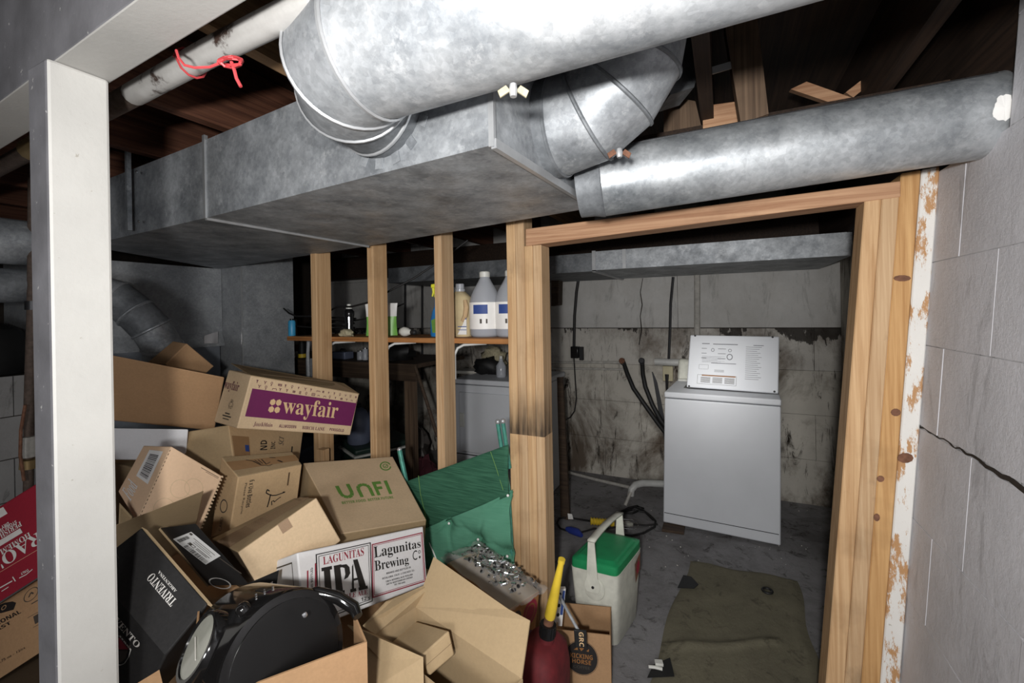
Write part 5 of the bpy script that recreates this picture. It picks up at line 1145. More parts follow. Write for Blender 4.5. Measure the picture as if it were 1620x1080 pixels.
tpx(o, q, 'C', L6((1300, 450), (1348, 440), (1345, 335), (1298, 350)), 'ink_black'); tpx(o, q, 'o', L6((1358, 378), (1385, 372), (1383, 335), (1356, 342)), 'ink_black'); spx(o, q, [L6((1375, 430), (1386, 410), (1375, 395), (1364, 413))], 'ink_black', 'lettering')
for s, r in (('BREWED AND BOTTLED IN', ((1020, 597), (1278, 530), (1277, 510), (1018, 577))), ('PETALUMA, CALIF. & CHICAGO, ILL.', ((975, 657), (1322, 562), (1320, 540), (973, 634))), ('1280 N. MCDOWELL BLVD. PETALUMA', ((1012, 684), (1300, 604), (1298, 586), (1010, 666))), ('2607 W. WASHTENAW AVE CHICAGO', ((1018, 713), (1298, 634), (1296, 616), (1016, 695))), ('707-769-4495', ((1102, 717), (1220, 687), (1218, 670), (1100, 700)))): tpx(o, q, sans(s), L6(*r), 'ink_black')
spx(o, q, [L6((170, 560), (186, 552), (190, 900), (174, 900)), L6((255, 480), (272, 470), (276, 880), (258, 880))], 'ink_red', 'red_border')
tpx(o, q, sans('INC. AND BOTTLED'), L6((238, 860), (232, 520), (208, 535), (214, 860)), 'ink_black')
q = f['left']; shapes(o, q, frame4(.1, .1, .9, .9, .01, .02), 'ink_grey', 'black_border')
# plain small tilted carton in front
o, f, c = carton('carton', 'plainfront', 'plain tan carton tilted in front of the beer case, tape on its top', 'board_pale', faces={1: 1, 5: 2}, mats=['board_pale', 'board_kraft', 'board_dark'])
shapes(o, f['top'], [R4(.0, .30, 1.0, .78)], 'clear_tape', 'tape', .0012); shapes(o, f['front'], [R4(.47, .80, .60, 1.0)], 'clear_tape', 'tape', .0012)
# kraft carton behind the wine box
o, f, c = carton('carton', 'kraft', 'open drab kraft carton behind the black wine box, its flap over the peach box', 'board_inside', back=0.07)
flap(o, [pd(189, 795, 1.42), pd(209, 817, 1.40), pd(205, 842, 1.36), pd(187, 842, 1.38)], mat='board_kraft')
# wine box
tc_ = H('trivento')
dp_ = lambda p: float((p - EYE) @ FW)
tc_['010'] = pd(92, 1004, dp_(tc_['011']) + .01); tc_['000'] = pd(212, 1142, dp_(tc_['001']) + .01)
for a_ in '01': tc_['1' + a_ + '0'] = tc_['0' + a_ + '0'] + (tc_['1' + a_ + '1'] - tc_['0' + a_ + '1']) * .25 + FW * .10
o, f, c = carton('wine_box', tc_, 'black wine box with white lettering TRIVENTO beside the white post', 'board_black', mats=['board_black', 'board_inside'])
flap(o, [c['101'], c['111'], c['111'] + V(.012, .006, -.008), c['101'] + V(.012, .006, -.008)], .004, 'board_inside')
q = f['top']; text(o, q, serif('TRIVENTO'), (.52, .24, .67, .58), 'ink_white', 1); text(o, q, serif('ARGENTINA'), (.715, .30, .765, .55), 'ink_white', 1)
q = f['left']; tpx(o, q, serif('TRIVENTO'), ((163, 961), (217, 1025), (224, 1018), (170, 954)), 'ink_white'); tpx(o, q, serif('ARGENTINA'), ((166, 980), (206, 1026), (210, 1022), (170, 976)), 'ink_grey')
spx(o, q, [((176, 1008), (190, 1008), (204, 1026.5), (172, 1026.5))], 'ink_red', 'shield_field', .0011); spx(o, q, [((172, 1028), (203.5, 1028), (200, 1040), (191, 1048), (180, 1046))], 'ink_grey', 'shield_field', .0011)
shp = ((172, 1005), (190.5, 1005), (207.8, 1027), (204.4, 1038.5), (197.8, 1048.5), (191.8, 1051), (178, 1050))
for pa, pb in zip(shp, shp[1:]): spx(o, q, [((pa[0] - .9, pa[1] + .7), (pa[0] + .9, pa[1] - .7), (pb[0] + .9, pb[1] - .7), (pb[0] - .9, pb[1] + .7))], 'ink_white', 'shield_outline', .0013)
shapes(o, f['top'], [[(.30, .9), (.31, .9), (.36, .96), (.35, .965)], [(.40, .90), (.405, .89), (.43, .95), (.425, .955)]], 'ink_grey', 'scuff')
# black box with shipping label
o, f, c = carton('black_box', 'official', 'narrow black box with white shipping label lettered OFFICIAL', 'board_black', back=.035)
flap(o, [c['000'], c['000'] + V(-.004, -.002, -.004), c['001'] + V(-.004, -.002, -.004), c['001']], .003, 'board_inside', 'cut_edge')
q = f['front']; LQ = [pd(313, 890, 1), pd(350, 878, 1), pd(303, 840.5, 1), pd(274, 852, 1)]
lab = [uv_on(q, *p) for p in ((274, 852), (326, 892.5), (349.6, 878.5), (303, 840.5))]
lb = shapes(o, q, [lab], 'label_white', 'shipping_label', .0008); LQ = [on_face(q, k, .0009) for k in lab]
shapes(o, LQ, barcode(.30, .06, .95, .30, 20, True, 7) + barcode(.06, .12, .16, .72, 12, False, 8), 'ink_black', 'barcode'); shapes(o, LQ, frame4(.26, .36, .46, .52, .012, .03) + [R4(.28, .39, .36, .49), R4(.50, .40, .85, .43), R4(.5, .48, .9, .51), R4(.3, .62, .9, .64), R4(.3, .72, .8, .74), R4(.2, .82, .9, .84), R4(.02, .86, .10, .96)], 'ink_grey', 'label_print')
tq = [on_face(q, uv_on(q, *p), .0008) for p in ((341, 908), (318, 884), (325, 881), (347, 906))]
text(o, tq, sans('OFFICIAL'), (0, .0, 1, .62), 'ink_white'); tq = [on_face(q, uv_on(q, *p), .0008) for p in ((347, 906), (328, 886), (330, 885), (350, 905))]; text(o, tq, 'SUPPLIER', (0, 0, 1, .9), 'ink_white')
uvc = uv_on(q, 348, 922); shapes(o, q, ringp(uvc[0], uvc[1], .26, .10, .14, 30), 'ink_white', 'round_logo'); shapes(o, q, [[uv_on(q, *p) for p in ((348, 881), (383, 906), (382, 907.5), (347, 882.5))]], 'ink_grey', 'small_print')
fq = [pd(391, 923, 1.16), pd(436.5, 930, 1.16), pd(441, 901.5, 1.20)]; fl_ = flap(o, fq, .004, 'board_black')
shapes(o, [pd(424, 927, 1.158), pd(430, 928, 1.158), pd(432, 919, 1.168), pd(428, 921, 1.162)], [R4(0, 0, 1, 1)], 'ink_white', 'print_mark', .0005)
# red sauce case and the case under it
o, f, c = carton('sauce_case', 'rao', 'red case with white lettering RAO\'S HOMEMADE upside down behind the white post', 'board_red', back=.12)
q = f['front']
# the case lies upside down: text runs from right to left
tpx(o, q, serif('RAO\'S'), ((64, 838), (-22, 893), (-12, 910), (70, 857)), 'ink_white')
tpx(o, q, serif('HOMEMADE'), ((47, 841), (-24, 884), (-20, 892), (51, 848.5)), 'ink_white')
shapes(o, qpx(q, (33, 835), (-24, 869), (-20, 876.5), (37, 842)), [R4(0, 0, 1, 1)], 'ink_white', 'strip'); tpx(o, q, serif('SPAGHETTI SAUCE'), ((31, 838), (-22, 870), (-19, 875), (34, 842.5)), 'ink_red')
tpx(o, q, serif('PERISHABLE'), ((33, 824), (-24, 858), (-20, 866), (36, 831)), 'ink_white'); tpx(o, q, sans('STORE IN A COOL'), ((26, 822.5), (-26, 852), (-24, 857), (28, 827)), 'ink_white'); tpx(o, q, sans('DRY PLACE'), ((14, 825), (-18, 843), (-15, 848), (16, 830)), 'ink_white')
shapes(o, qpx(q, (12, 812), (-10, 825), (-18, 814), (5, 801.5)), [R4(0, 0, 1, 1)], 'ink_white', 'barcode_label'); shapes(o, qpx(q, (7, 810.5), (-10, 820), (-14, 816), (3, 806)), frame4(0, 0, 1, 1, .06, .14) + [R4(.1, .3, .5, .7)], 'ink_grey', 'barcode')
tpx(o, q, sans('ITALY'), ((45, 899.5), (33, 906), (35, 909.5), (47, 902.5)), 'ink_white'); shapes(o, q, stroke([uv_on(q, *p) for p in ((31, 914), (42, 908.5), (52, 900))], .008) + stroke([uv_on(q, *p) for p in ((20.5, 912), (25, 919))], .008) + stroke([uv_on(q, *p) for p in ((-4, 932), (20, 918.5))], .012) + stroke([uv_on(q, *p) for p in ((3, 935), (14, 928))], .008), 'ink_white', 'small_print')
shapes(o, q, stroke([uv_on(q, *p) for p in ((0, 905), (62, 868))], .003), 'board_pink', 'fold_line')
o, f, c = carton('food_case', 'ontop', 'brown case with black lettering under the red sauce case', 'board_brown', back=0.12)
q = f['front']
tpx(o, q, sans('NATIONAL'), ((-24, 1000), (34.5, 969), (31, 964), (-27, 994)), 'ink_black'); tpx(o, q, sans('FEAST'), ((-20, 1007), (19, 986), (16, 982), (-22, 1002)), 'ink_black')
shapes(o, q, [[uv_on(q, *p) for p in ((-8, 968), (0, 970), (22, 964), (26, 953), (20, 951), (8, 953), (-6, 959))]], 'ink_black', 'emblem'); shapes(o, q, ringp(*uv_on(q, 7, 960.5), .022, .03, .3, 16), 'board_brown', 'emblem', .0015)
uc = uv_on(q, 49.5, 940); shapes(o, q, ringp(uc[0], uc[1], .062, .085, .10, 30) + stroke([(uc[0] - .02, uc[1] - .02), (uc[0], uc[1] + .03), (uc[0] + .02, uc[1] - .01)], .012), 'ink_grey', 'round_mark')
shapes(o, q, stroke([uv_on(q, *p) for p in ((50, 955), (62, 948))], .014) + [[uv_on(q, *p) for p in ((53, 975), (56, 987), (66, 981), (66, 967))]] + stroke([uv_on(q, *p) for p in ((44, 977), (66, 965))], .006) + stroke([uv_on(q, *p) for p in ((53, 992), (66, 985))], .006), 'ink_grey', 'small_print')
tpx(o, q, '8.75 oz - 12/ct', ((-2, 1050), (41, 1025), (40, 1022), (-3, 1046)), 'ink_black')

# carton with printed fruit, bag of hardware on its top
hc = H('printed'); 
for k in ('000', '100', '010', '110'): hc[k] = hc[k] + (hc[k] - hc[k[:2] + '1']) * (hc[k][2] / (hc[k[:2] + '1'][2] - hc[k][2])); hc[k][2] = 0.001
o, f, c = carton('fruit_carton', hc, 'carton with coloured round prints standing against the door post', 'board_print', faces={1: 1}, mats=['board_print', 'board_kraft'])
q = f['front']
for uvr, m_ in (((.72, .86, .24, .11), 'ink_red'), ((.25, .88, .16, .07), 'ink_grey'), ((.35, .68, .22, .08), 'ink_grey'), ((.75, .60, .22, .10), 'ink_plum'), ((.3, .42, .24, .1), 'ink_red'), ((.75, .3, .22, .1), 'ink_grey')): shapes(o, q, [disc(*uvr)], m_, 'round_print'); shapes(o, q, ringp(uvr[0], uvr[1], uvr[2] * .7, uvr[3] * .7, .15), 'ink_orange', 'round_print', .0013)
tq = f['top']; bc = [on_face(tq, uv, .004) for uv in ((-.04, -.06), (1.15, -.08), (1.12, 1.05), (-.10, 1.08))]
def bagf(u, v, up_=0.0):
    p = bc[0] * (1 - u) * (1 - v) + bc[1] * u * (1 - v) + bc[2] * u * v + bc[3] * (1 - u) * v; e = min(u, 1 - u, v, 1 - v)
    h = .005 + .030 * min(1, e * 5) + .018 * max(0, v - .4) + .016 * mnoise.noise((u * 6, v * 8, 1.3)) + .006 * mnoise.noise((u * 17, v * 19, 4.3)); return p + V(0, 0, max(.002, h) + up_)
bag = thing('hardware_bag', 'clear plastic bag of metal parts lying on the fruit-printed carton', 'bag', bc[0] * .5 + bc[2] * .5)
ob('bag_film', MB().grid(bagf, 34, 40), 'bag_plastic', bag, smooth=40)
hb = MB(); rk = random.Random(31)
for k in range(150):
    u = min(.95, max(.2, rk.gauss(.58, .17))); v = min(.85, max(.12, rk.gauss(.46, .17))); p = bagf(u, v, -.004); a = rk.uniform(0, 6.28); L = rk.uniform(.006, .022)
    hb.tube([p, p + V(L * math.cos(a), L * math.sin(a), rk.uniform(.0, .006))], rk.uniform(.002, .004), 6)
ob('metal_parts', hb, 'chrome', bag, kind='stuff')
hb = MB()
for k in range(170):
    u = min(.9, max(.2, rk.gauss(.55, .18))); v = min(.85, max(.15, rk.gauss(.5, .18))); hb.blob(bagf(u, v, -.005), rk.uniform(.003, .008), 6, .5, seed=k)
ob('dark_parts', hb, 'dark_steel', bag, kind='stuff')
ob('chain', MB().tube([bagf(.15 + .03 * k, .30 + .02 * math.sin(k * 1.3) + .012 * k, -.004) for k in range(20)], .003, 6), 'dark_steel', bag)
ob('bag_print', MB().prism([bagf(.72, .05, .001), bagf(.95, .12, .001), bagf(.95, .16, .001), bagf(.72, .09, .001)], (0, 0, .0004)), 'ink_grey', bag, smooth=0)

# open carton in front with raised flaps
RZ = .60
RB_, RR_, RL_ = pZ(657.5, 960, RZ), pZ(825, 1073, RZ), pZ(594, 1003, RZ); RF_ = RL_ + RR_ - RB_
t = thing('open_carton', 'open brown carton with flaps raised in the middle foreground', 'box', ((RB_ + RF_) / 2) * V(1, 1, 0))
def wall_between(o, a, b, z0, z1, name='side_panel', mat='board_inside', th=.004):
    a = V(a[0], a[1], z0); b = V(b[0], b[1], z0); d = nrm(b - a); n = V(-d[1], d[0], 0) * th; return ob(name, MB().obb(a, b - a, n, (0, 0, z1 - z0)), mat, o, smooth=0)
wall_between(t, RB_, RR_, 0, RZ); wall_between(t, RL_, RB_, 0, RZ); wall_between(t, RF_, RL_, 0, RZ); wall_between(t, RR_, RF_, 0, RZ)
ob('bottom_panel', MB().prism([V(p[0], p[1], .38) for p in (RB_, RR_, RF_, RL_)], (0, 0, .004)), 'board_kraft', t, smooth=0)
flap(t, [RB_, RR_, pd(838, 981, 1.10), pd(804, 963, 1.15), pd(686, 880.5, 1.36)], mat='board_inside')
flap(t, [RL_, RB_, pd(691.5, 919.5, 1.33), pd(686, 921, 1.325), pd(622, 948.5, 1.26), pd(612, 952, 1.245), pd(575, 991, 1.17)], mat='board_inside')
flap(t, [RL_, pd(575, 1012, 1.13), pd(572, 1100, 1.04), pd(671, 1110, .99), pd(669.6, 1039, 1.03), pd(551, 987.5, 1.15)], mat='board_inside')
o, f, c = carton('small_carton', 'inner', 'small tan carton lying inside the open carton', 'board_pale', faces={1: 0}, mats=['board_inside', 'board_pale'])
shapes(o, f['front'], [R4(0, .50, 1, .515)], 'ink_brown', 'lid_seam')
c = pd(715, 1072, 1.0); ob('cardboard_tube', MB().lathe([(.030, 0), (.034, .01), (.034, .08), (.028, .09)], V(c[0], c[1], .46), (-.5, .3, .8), 20), 'board_pale', label='rounded pale cardboard piece deep inside the open carton', cat='cardboard')

# carton holding the black appliance
QZ = .77
QA, QB_, QC_ = pZ(580, 1013, QZ), pZ(404, 1079, QZ), pZ(549, 987, QZ)
db = nrm(QB_ - QA); dc = V(db[1], -db[0], 0); dc = dc if dc[0] < 0 else -dc; dc = nrm(dc * .86 + nrm(QC_ - QA) * .14)
QB2, QC2 = QA + db * .30, QA + dc * .30; QD2 = QB2 + dc * .30
t = thing('carton_holding_appliance', 'brown carton in the foreground holding the black appliance', 'box', ((QA + QD2) / 2) * V(1, 1, 0))
wall_between(t, QA, QB2, 0, QZ, mat='board_brown'); wall_between(t, QA, QA + dc * .10, 0, QZ, mat='board_brown'); wall_between(t, QA + dc * .10, QC2, 0, QZ - .16, mat='board_brown'); wall_between(t, QB2, QD2, 0, QZ, mat='board_brown'); wall_between(t, QC2, QD2, 0, QZ - .16, mat='board_brown')
ob('bottom_panel', MB().prism([V(p[0], p[1], .60) for p in (QA, QB2, QD2, QC2)], (0, 0, .004)), 'board_kraft', t, smooth=0)
flap(t, [pd(198, 1092, .86), pd(252, 1059, .90), pd(262, 1100, .86)], mat='board_brown')
# the appliance: short drum lying on its side, window in its curved front
t0 = .87; PC = pd(455, 1046, t0); vb = nrm(EYE - PC); lf = -RT; 
nD = nrm(vb * .78 + (RT * .75 + UP * -.25) * .62)                # outward normal of the flat dark side
nW = nrm(vb * .55 + (-RT * .75 + UP * .62) * .84); nW = nrm(nW - nD * (nW @ nD))
tq_ = np.cross(nD, nW); RA = .124; LA = .225
t = thing('kitchen_appliance', 'glossy black rounded appliance with an oval glass window in the foreground', 'appliance', PC - V(0, 0, RA))
ob('drum', MB().lathe([(.060, -LA - .004), (RA - .02, -LA), (RA, -LA + .02), (RA, -.012), (RA - .004, -.003), (RA - .016, .0)], PC, nD, 56), 'glossy_black', t, smooth=40)
ob('side_disc', MB().lathe([(RA - .018, -.002), (RA - .018, .003), (RA - .024, .0035)], PC, nD, 56), 'soot_black', t, smooth=30)
WC = pd(307, 1021, t0 - .01); wn = nrm(vb * .56 + (-RT * .75 + UP * .50) * .83)
ax1 = WC - (PC - nD * .115); 
rad = nrm((ax1 - nD * (ax1 @ nD))); WC2 = PC - nD * .115 + rad * (RA - .004)
ob('window_rim', MB().lathe([(.060, -.02), (.062, .010), (.058, .016), (.052, .016), (.050, .011)], WC2, rad, 40), 'glossy_black', t, smooth=40)
ob('window_glass', MB().lathe([(.051, .008), (.051, .0125), (.03, .0145), (.004, .015)], WC2, rad, 40), 'glass_window', t, smooth=60)
ob('glass_glint', MB().tube([WC2 + rad * .017 + nD * .03 - np.cross(rad, nD) * .018, WC2 + rad * .017 - nD * .02 + np.cross(rad, nD) * .012], .001, 6), 'paper', t)  # pale line laid on as the reflection across the glass
rd2 = nrm(rad * .55 + UP * .8 - nD * ((rad * .55 + UP * .8) @ nD))
ob('knob', MB().lathe([(.014, -.004), (.013, .008), (.009, .014), (.003, .016)], PC - nD * .045 + rd2 * RA, rd2, 20), 'glossy_black', t, smooth=60)
upD = nrm(UP - nD * (UP @ nD)); sdD = np.cross(upD, nD)
vt = MB()
for k in range(9): 
    a = -.18 + .045 * k; r_ = nrm(upD * math.cos(a) + sdD * math.sin(a)); vt.blob(PC - nD * (.05 + .014 * (k % 3)) + r_ * (RA + .0005), .0026, 6)
ob('vent_studs', vt, 'chrome', t)
r_ = nrm(upD); ob('vent_slot', MB().obb(PC - nD * .11 + r_ * RA, nD * .05, sdD * .012, r_ * .0015), 'black_rubber', t, smooth=0)
ob('screw_cap', MB().lathe([(.005, .003), (.005, .006), (.003, .007)], PC + nD * .0 + upD * .086 - sdD * -.0 + RT * .045, nD, 14), 'chrome', t)
hp = [pd(468, 942, .95), pd(500, 936, .96), pd(535, 945, .97), pd(560, 961, .97), pd(566, 975, .955)]
ob('handle', MB().tube(hp, [.007, .011, .013, .013, .010], 14), 'glossy_black', t, smooth=60)

# ================================================================== RIGHT OF THE PILE
# green canvas chair, folded against the studs
t = thing('folding_chair', 'folded green canvas chair with white tufting buttons against the studs', 'chair', (-.75, 1.63, 0))
A_, B_, C_, D_ = pY(612, 772, 1.655), pY(806, 702, 1.672), pY(806, 783, 1.655), pY(640, 851, 1.645)
E_, F_ = pY(812, 905, 1.630), pY(664, 930, 1.625)
def bil(a, b, c_, d_, u, v): return a * (1 - u) * (1 - v) + b * u * (1 - v) + c_ * u * v + d_ * (1 - u) * v
ob('head_band', MB().grid(lambda u, v: bil(D_, C_, B_, A_, u, v) + V(0, -.008 - .006 * math.sin(v * 3.14) + .003 * mnoise.noise((u * 5, v * 9, .5)), 0), 30, 14), 'dark_green_fabric', t, solid=.003, smooth=60)
btn = [pY(757, 852.5, 1.63), pY(803, 879, 1.625), pY(711, 827, 1.64), pY(804, 783, 1.65)]
def tuft(u, v):
    p = bil(F_, E_, C_ + V(0, 0, .012), D_ + V(0, 0, .012), u, v); h = .034 * min(1, 4 * min(u, 1 - u) + .2)
    for b in btn: 
        dd = np.linalg.norm((p - b)[[0, 2]]); h -= .040 * math.exp(-(dd / .032) ** 2); an = math.atan2(p[2] - b[2], p[0] - b[0]); h -= .010 * max(0, math.cos(an * 5)) ** 6 * math.exp(-(dd / .09) ** 2)
    return p + V(0, -h * .9 + .004 * mnoise.noise((u * 7, v * 7, 2.5)), 0)
ob('canvas_back', MB().grid(tuft, 70, 60), 'green_fabric', t, solid=.003, smooth=60)
for b in btn: ob('tufting_button', MB().blob(b + V(0, -.004, 0), (.006, .005, .006), 10), 'label_white', t)
ob('seam_stitching', MB().tube([pY(662, 752, 1.645), pY(665, 780, 1.637), pY(672, 810, 1.635), pY(677, 838, 1.635)], .0014, 5).tube([pY(776, 714, 1.655), pY(785, 740, 1.648), pY(796, 775, 1.645)], .0014, 5), 'ink_green', t)
ob('frame_tube', MB().tube([pY(632, 712, 1.67), pY(640, 750, 1.67), pY(660, 850, 1.655), pY(690, 1000, 1.64)], .0115, 14), 'teal_metal', t)
ob('frame_tube', MB().tube([pY(787.5, 668, 1.675), pY(793, 705, 1.682), pY(804, 770, 1.690), pY(811, 900, 1.66)], .0095, 14), 'teal_metal', t)
ob('frame_tube', MB().tube([pY(795.5, 667, 1.675), pY(801, 705, 1.682), pY(806, 740, 1.690)], .0095, 14), 'teal_metal', t)
for x, y in ((632, 711), (787.5, 667), (795.5, 666)): ob('tube_cap', MB().blob(pY(x, y, 1.673), .0118, 10), 'seam_metal', t)
ob('white_strap', MB().tube([pY(673, 838, 1.625), pY(681, 862, 1.61), pY(690, 884, 1.60)], .003, 6), 'label_white', t)

# coffee carton
hc = H('coffee')
for k in ('000', '100', '010', '110'): hc[k][2] = .001
for k in ('010', '110'): hc[k][:2] = hc[k[:2] + '1'][:2]
for k in ('000', '100'): hc[k][:2] = hc[k[:2] + '1'][:2]
f = faces_of(hc); t = thing('coffee_carton', 'open brown carton with round black KICKING HORSE COFFEE badge', 'box', (hc['000'] + hc['110']) / 2)
ob('front_panel', MB().slab(f['front'], .004), 'board_brown', t, smooth=0); ob('side_panel', MB().slab(f['left'], .004), 'board_brown', t, smooth=0); ob('side_panel', MB().slab(f['right'], .004), 'board_brown', t, smooth=0)
ob('back_panel', MB().slab((hc['110'], hc['010'], hc['011'], hc['111']), .004), 'board_brown', t, smooth=0)
ob('bottom_panel', MB().prism([hc['000'], hc['100'], hc['110'], hc['010']], (0, 0, .004)), 'board_kraft', t, smooth=0)
q = f['front']; hu = np.linalg.norm(hc['100'] - hc['000']); hv = np.linalg.norm(hc['001'] - hc['000']); rv = .265 * hu / hv * 1.12
cu, cv = uv_on(q, 920, 1040); shapes(t, q, [disc(cu, cv, .285, rv, 40)], 'ink_black', 'round_badge'); shapes(t, q, ringp(cu, cv, .30, rv * 1.05, .02, 40), 'ink_black', 'round_badge')
text(t, q, sans('KICKING'), (cu - .20, cv - .01, cu + .20, cv + .065), 'ink_orange', off=.0016); text(t, q, sans('HORSE'), (cu - .17, cv - .095, cu + .17, cv - .025), 'ink_orange', off=.0016); text(t, q, 'COFFEE', (cu - .15, cv - .17, cu + .15, cv - .125), 'ink_grey', off=.0016)
shapes(t, q, [[(cu - .14, cv + .12), (cu - .06, cv + .12), (cu - .07, cv + .165)], [(cu - .04, cv + .16), (cu + .05, cv + .16), (cu + .0, cv + .11)], [(cu + .09, cv + .12), (cu + .14, cv + .16), (cu + .13, cv + .11)]], 'ink_orange', 'emblem', .0016)
# steel tool with tag hooked over the coffee carton
t = thing('scraper_tool', 'slim steel tool with black tag lettered GRC leaning in the coffee carton', 'tool', pd(900, 970, 1.62))
ob('shaft', MB().tube([pd(884, 941, 1.70), pd(918, 1003, 1.585)], [.006, .0055], 10), 'galvanised_bright', t)
tg = [pd(910, 1024, 1.575), pd(929, 1026, 1.575), pd(928, 998, 1.58), pd(908, 996, 1.58)]; ob('tag', MB().slab(tg, .008), 'black_rubber', t, bevel=.002); text(t, tg, sans('GRC'), (.36, .10, .74, .92), 'ink_kraft', 3)
mb = MB(); mb.slab([pd(875, 990, 1.74), pd(889, 990, 1.74), pd(895, 931, 1.76), pd(884, 931, 1.76)], .02)
t = thing('detergent_packet', 'blue and white packet with black dots behind the yellow spout', 'packet', pd(885, 992, 1.75)); ob('packet_body', mb, 'label_white', t)
q = [pd(875, 990, 1.738), pd(889, 990, 1.738), pd(895, 931, 1.758), pd(884, 931, 1.758)]; shapes(t, q, [disc(.3, .85, .18, .05, 12), disc(.35, .55, .18, .05, 12), disc(.4, .3, .18, .05, 12)], 'ink_black', 'dots'); shapes(t, q, [R4(.62, .3, .95, .95)], 'ink_blue', 'blue_panel')
# petrol can
c = pd(862, 1060, 1.44); cx, cy = c[0] - .014, c[1] + .02
t = thing('fuel_can', 'dusty red plastic fuel can with a long yellow spout', 'fuel can', (cx, cy, 0))
zt = float(pd(862, 1012, 1.46)[2])
ob('can_body', loft([(.001, cx, cy, .07, .10, 4), (.012, cx, cy, .072, .11, 4), (zt - .10, cx, cy, .072, .11, 4), (zt - .04, cx, cy, .066, .10, 3.4), (zt - .01, cx - .004, cy, .05, .075, 3), (zt, cx - .004, cy, .032, .05, 2.4)]), 'red_plastic', t, smooth=60)
nb, nt_ = pd(865, 1008, 1.46), pd(869, 972, 1.46); d = nrm(nt_ - nb)
ob('neck', MB().tube([nb - d * .05, nb + d * .01], .025, 18), 'red_plastic', t)
col = MB().tube([nb + d * .006, nb + d * .046], .0265, 22)
for k in range(14):
    a = 6.283 * k / 14; e1 = nrm(np.cross(d, (1, 0, 0))); e2 = np.cross(d, e1); rr = e1 * math.cos(a) + e2 * math.sin(a); col.obb(nb + d * .01 + rr * .025 - np.cross(d, rr) * .002, np.cross(d, rr) * .004, rr * .003, d * .032)
ob('collar_nut', col, 'black_plastic', t)
s0, s1 = nb + d * .045, pd(889, 884, 1.43)
ob('spout', MB().tube([s0, s0 + (s1 - s0) * .1, s0 + (s1 - s0) * .13, s0 + (s1 - s0) * .3, s0 + (s1 - s0) * .94, s0 + (s1 - s0) * .945, s1], [.016, .016, .0185, .018, .0095, .0115, .0115], 18), 'yellow_plastic', t, smooth=40)
ob('spout_grime', MB().tube([s0, s0 + (s1 - s0) * .11], [.0165, .0165], 18, cap=False), 'rust', t)
# white picnic cooler with green lid
c0 = V(-.425, 1.865, 0); ux, uy = V(1, 0, 0), nrm(V(.05, .28, 0)); CW, CD, CZ = .205, .29, .322
def CP(u, v, z, ins=0.0): return c0 + ux * (-CW + CW * u) * 1 + uy * CD * v + V(0, 0, z)
def crings(secs, mat, name, par, bev=0, n=40):
    mb = MB()
    for z, ix, iy, pw in secs:
        for k in range(n):
            a = 6.28318 * k / n; cc, ss = math.cos(a), math.sin(a); hx, hy = CW / 2 + ix, CD / 2 + iy
            p = c0 - ux * CW / 2 + uy * CD / 2 + ux * hx * math.copysign(abs(cc) ** (2 / pw), cc) + uy * hy * math.copysign(abs(ss) ** (2 / pw), ss); mb.v.append((p[0], p[1], z))
    for i in range(len(secs) - 1):
        for k in range(n): a = i * n + k; b = i * n + (k + 1) % n; mb.f.append((a, b, b + n, a + n)); mb.m.append(0)
    mb.f.append(tuple(range(n))[::-1]); mb.m.append(0); e = (len(secs) - 1) * n; mb.f.append(tuple(range(e, e + n))); mb.m.append(0)
    return ob(name, mb, mat, par, smooth=50)
t = thing('picnic_cooler', 'white picnic cooler with a green lid and carrying handle', 'cooler', c0 - ux * CW / 2 + uy * CD / 2)
crings([(.001, -.022, -.030, 9), (.012, -.012, -.018, 9), (.20, -.002, -.004, 10), (CZ, .004, .004, 12)], 'cream_plastic', 'cooler_body', t)
crings([(CZ - .004, .000, .000, 12), (CZ + .002, .003, .003, 12), (CZ + .034, .002, .002, 12), (CZ + .040, -.006, -.006, 12), (CZ + .040, -.016, -.016, 12), (CZ + .045, -.020, -.022, 12), (CZ + .046, -.03, -.035, 12)], 'green_lid', 'cooler_lid', t)
for v, sg in ((-.03, -1), (1.03, 1)):
    pb = CP(.50, v, .255) ; hw = .026
    poly = [CP(.50, v, .238) - ux * .022, CP(.50, v, .238) + ux * .024, CP(.50, v, .252) + ux * .034, CP(.50, v, .275) + ux * .034, CP(.50, v, .30) + ux * .024, CP(.50, v, .455) + ux * .013, CP(.50, v, .465) - ux * .015, CP(.50, v, .30) - ux * .024, CP(.50, v, .275) - ux * .034, CP(.50, v, .252) - ux * .034]
    ob('handle_arm', MB().prism(poly, uy * .008 * sg), 'cream_plastic', t, smooth=0, bevel=.002)
    ob('pivot_pin', MB().lathe([(.006, 0), (.006, .011), (.003, .012)], CP(.50, v, .262) + ux * .004, uy * sg, 12), 'dark_steel', t)
bar = MB(); bar.grid(lambda u, v: CP(.5, -.06 + 1.12 * v, .459 + .012 * math.sin(v * 3.14159)) + ux * (-.016 + .032 * u), 2, 12); ob('handle_bar', bar, 'cream_plastic', t, solid=.009, smooth=40)
ob('pivot_boss', MB().lathe([(.052, 0), (.05, .004), (.046, .005)], CP(.5, .0, .25), -uy, 28), 'cream_plastic', t)
rq = [CP(1.028, .66, .20), CP(1.028, .88, .24), CP(1.03, .88, .315), CP(1.028, .64, .29)]; shapes(t, rq, [R4(0, 0, 1, 1)], 'rust', 'sticker', .002); shapes(t, rq, [disc(.5, .5, .3, .3, 12)], 'ink_red', 'sticker', .003)

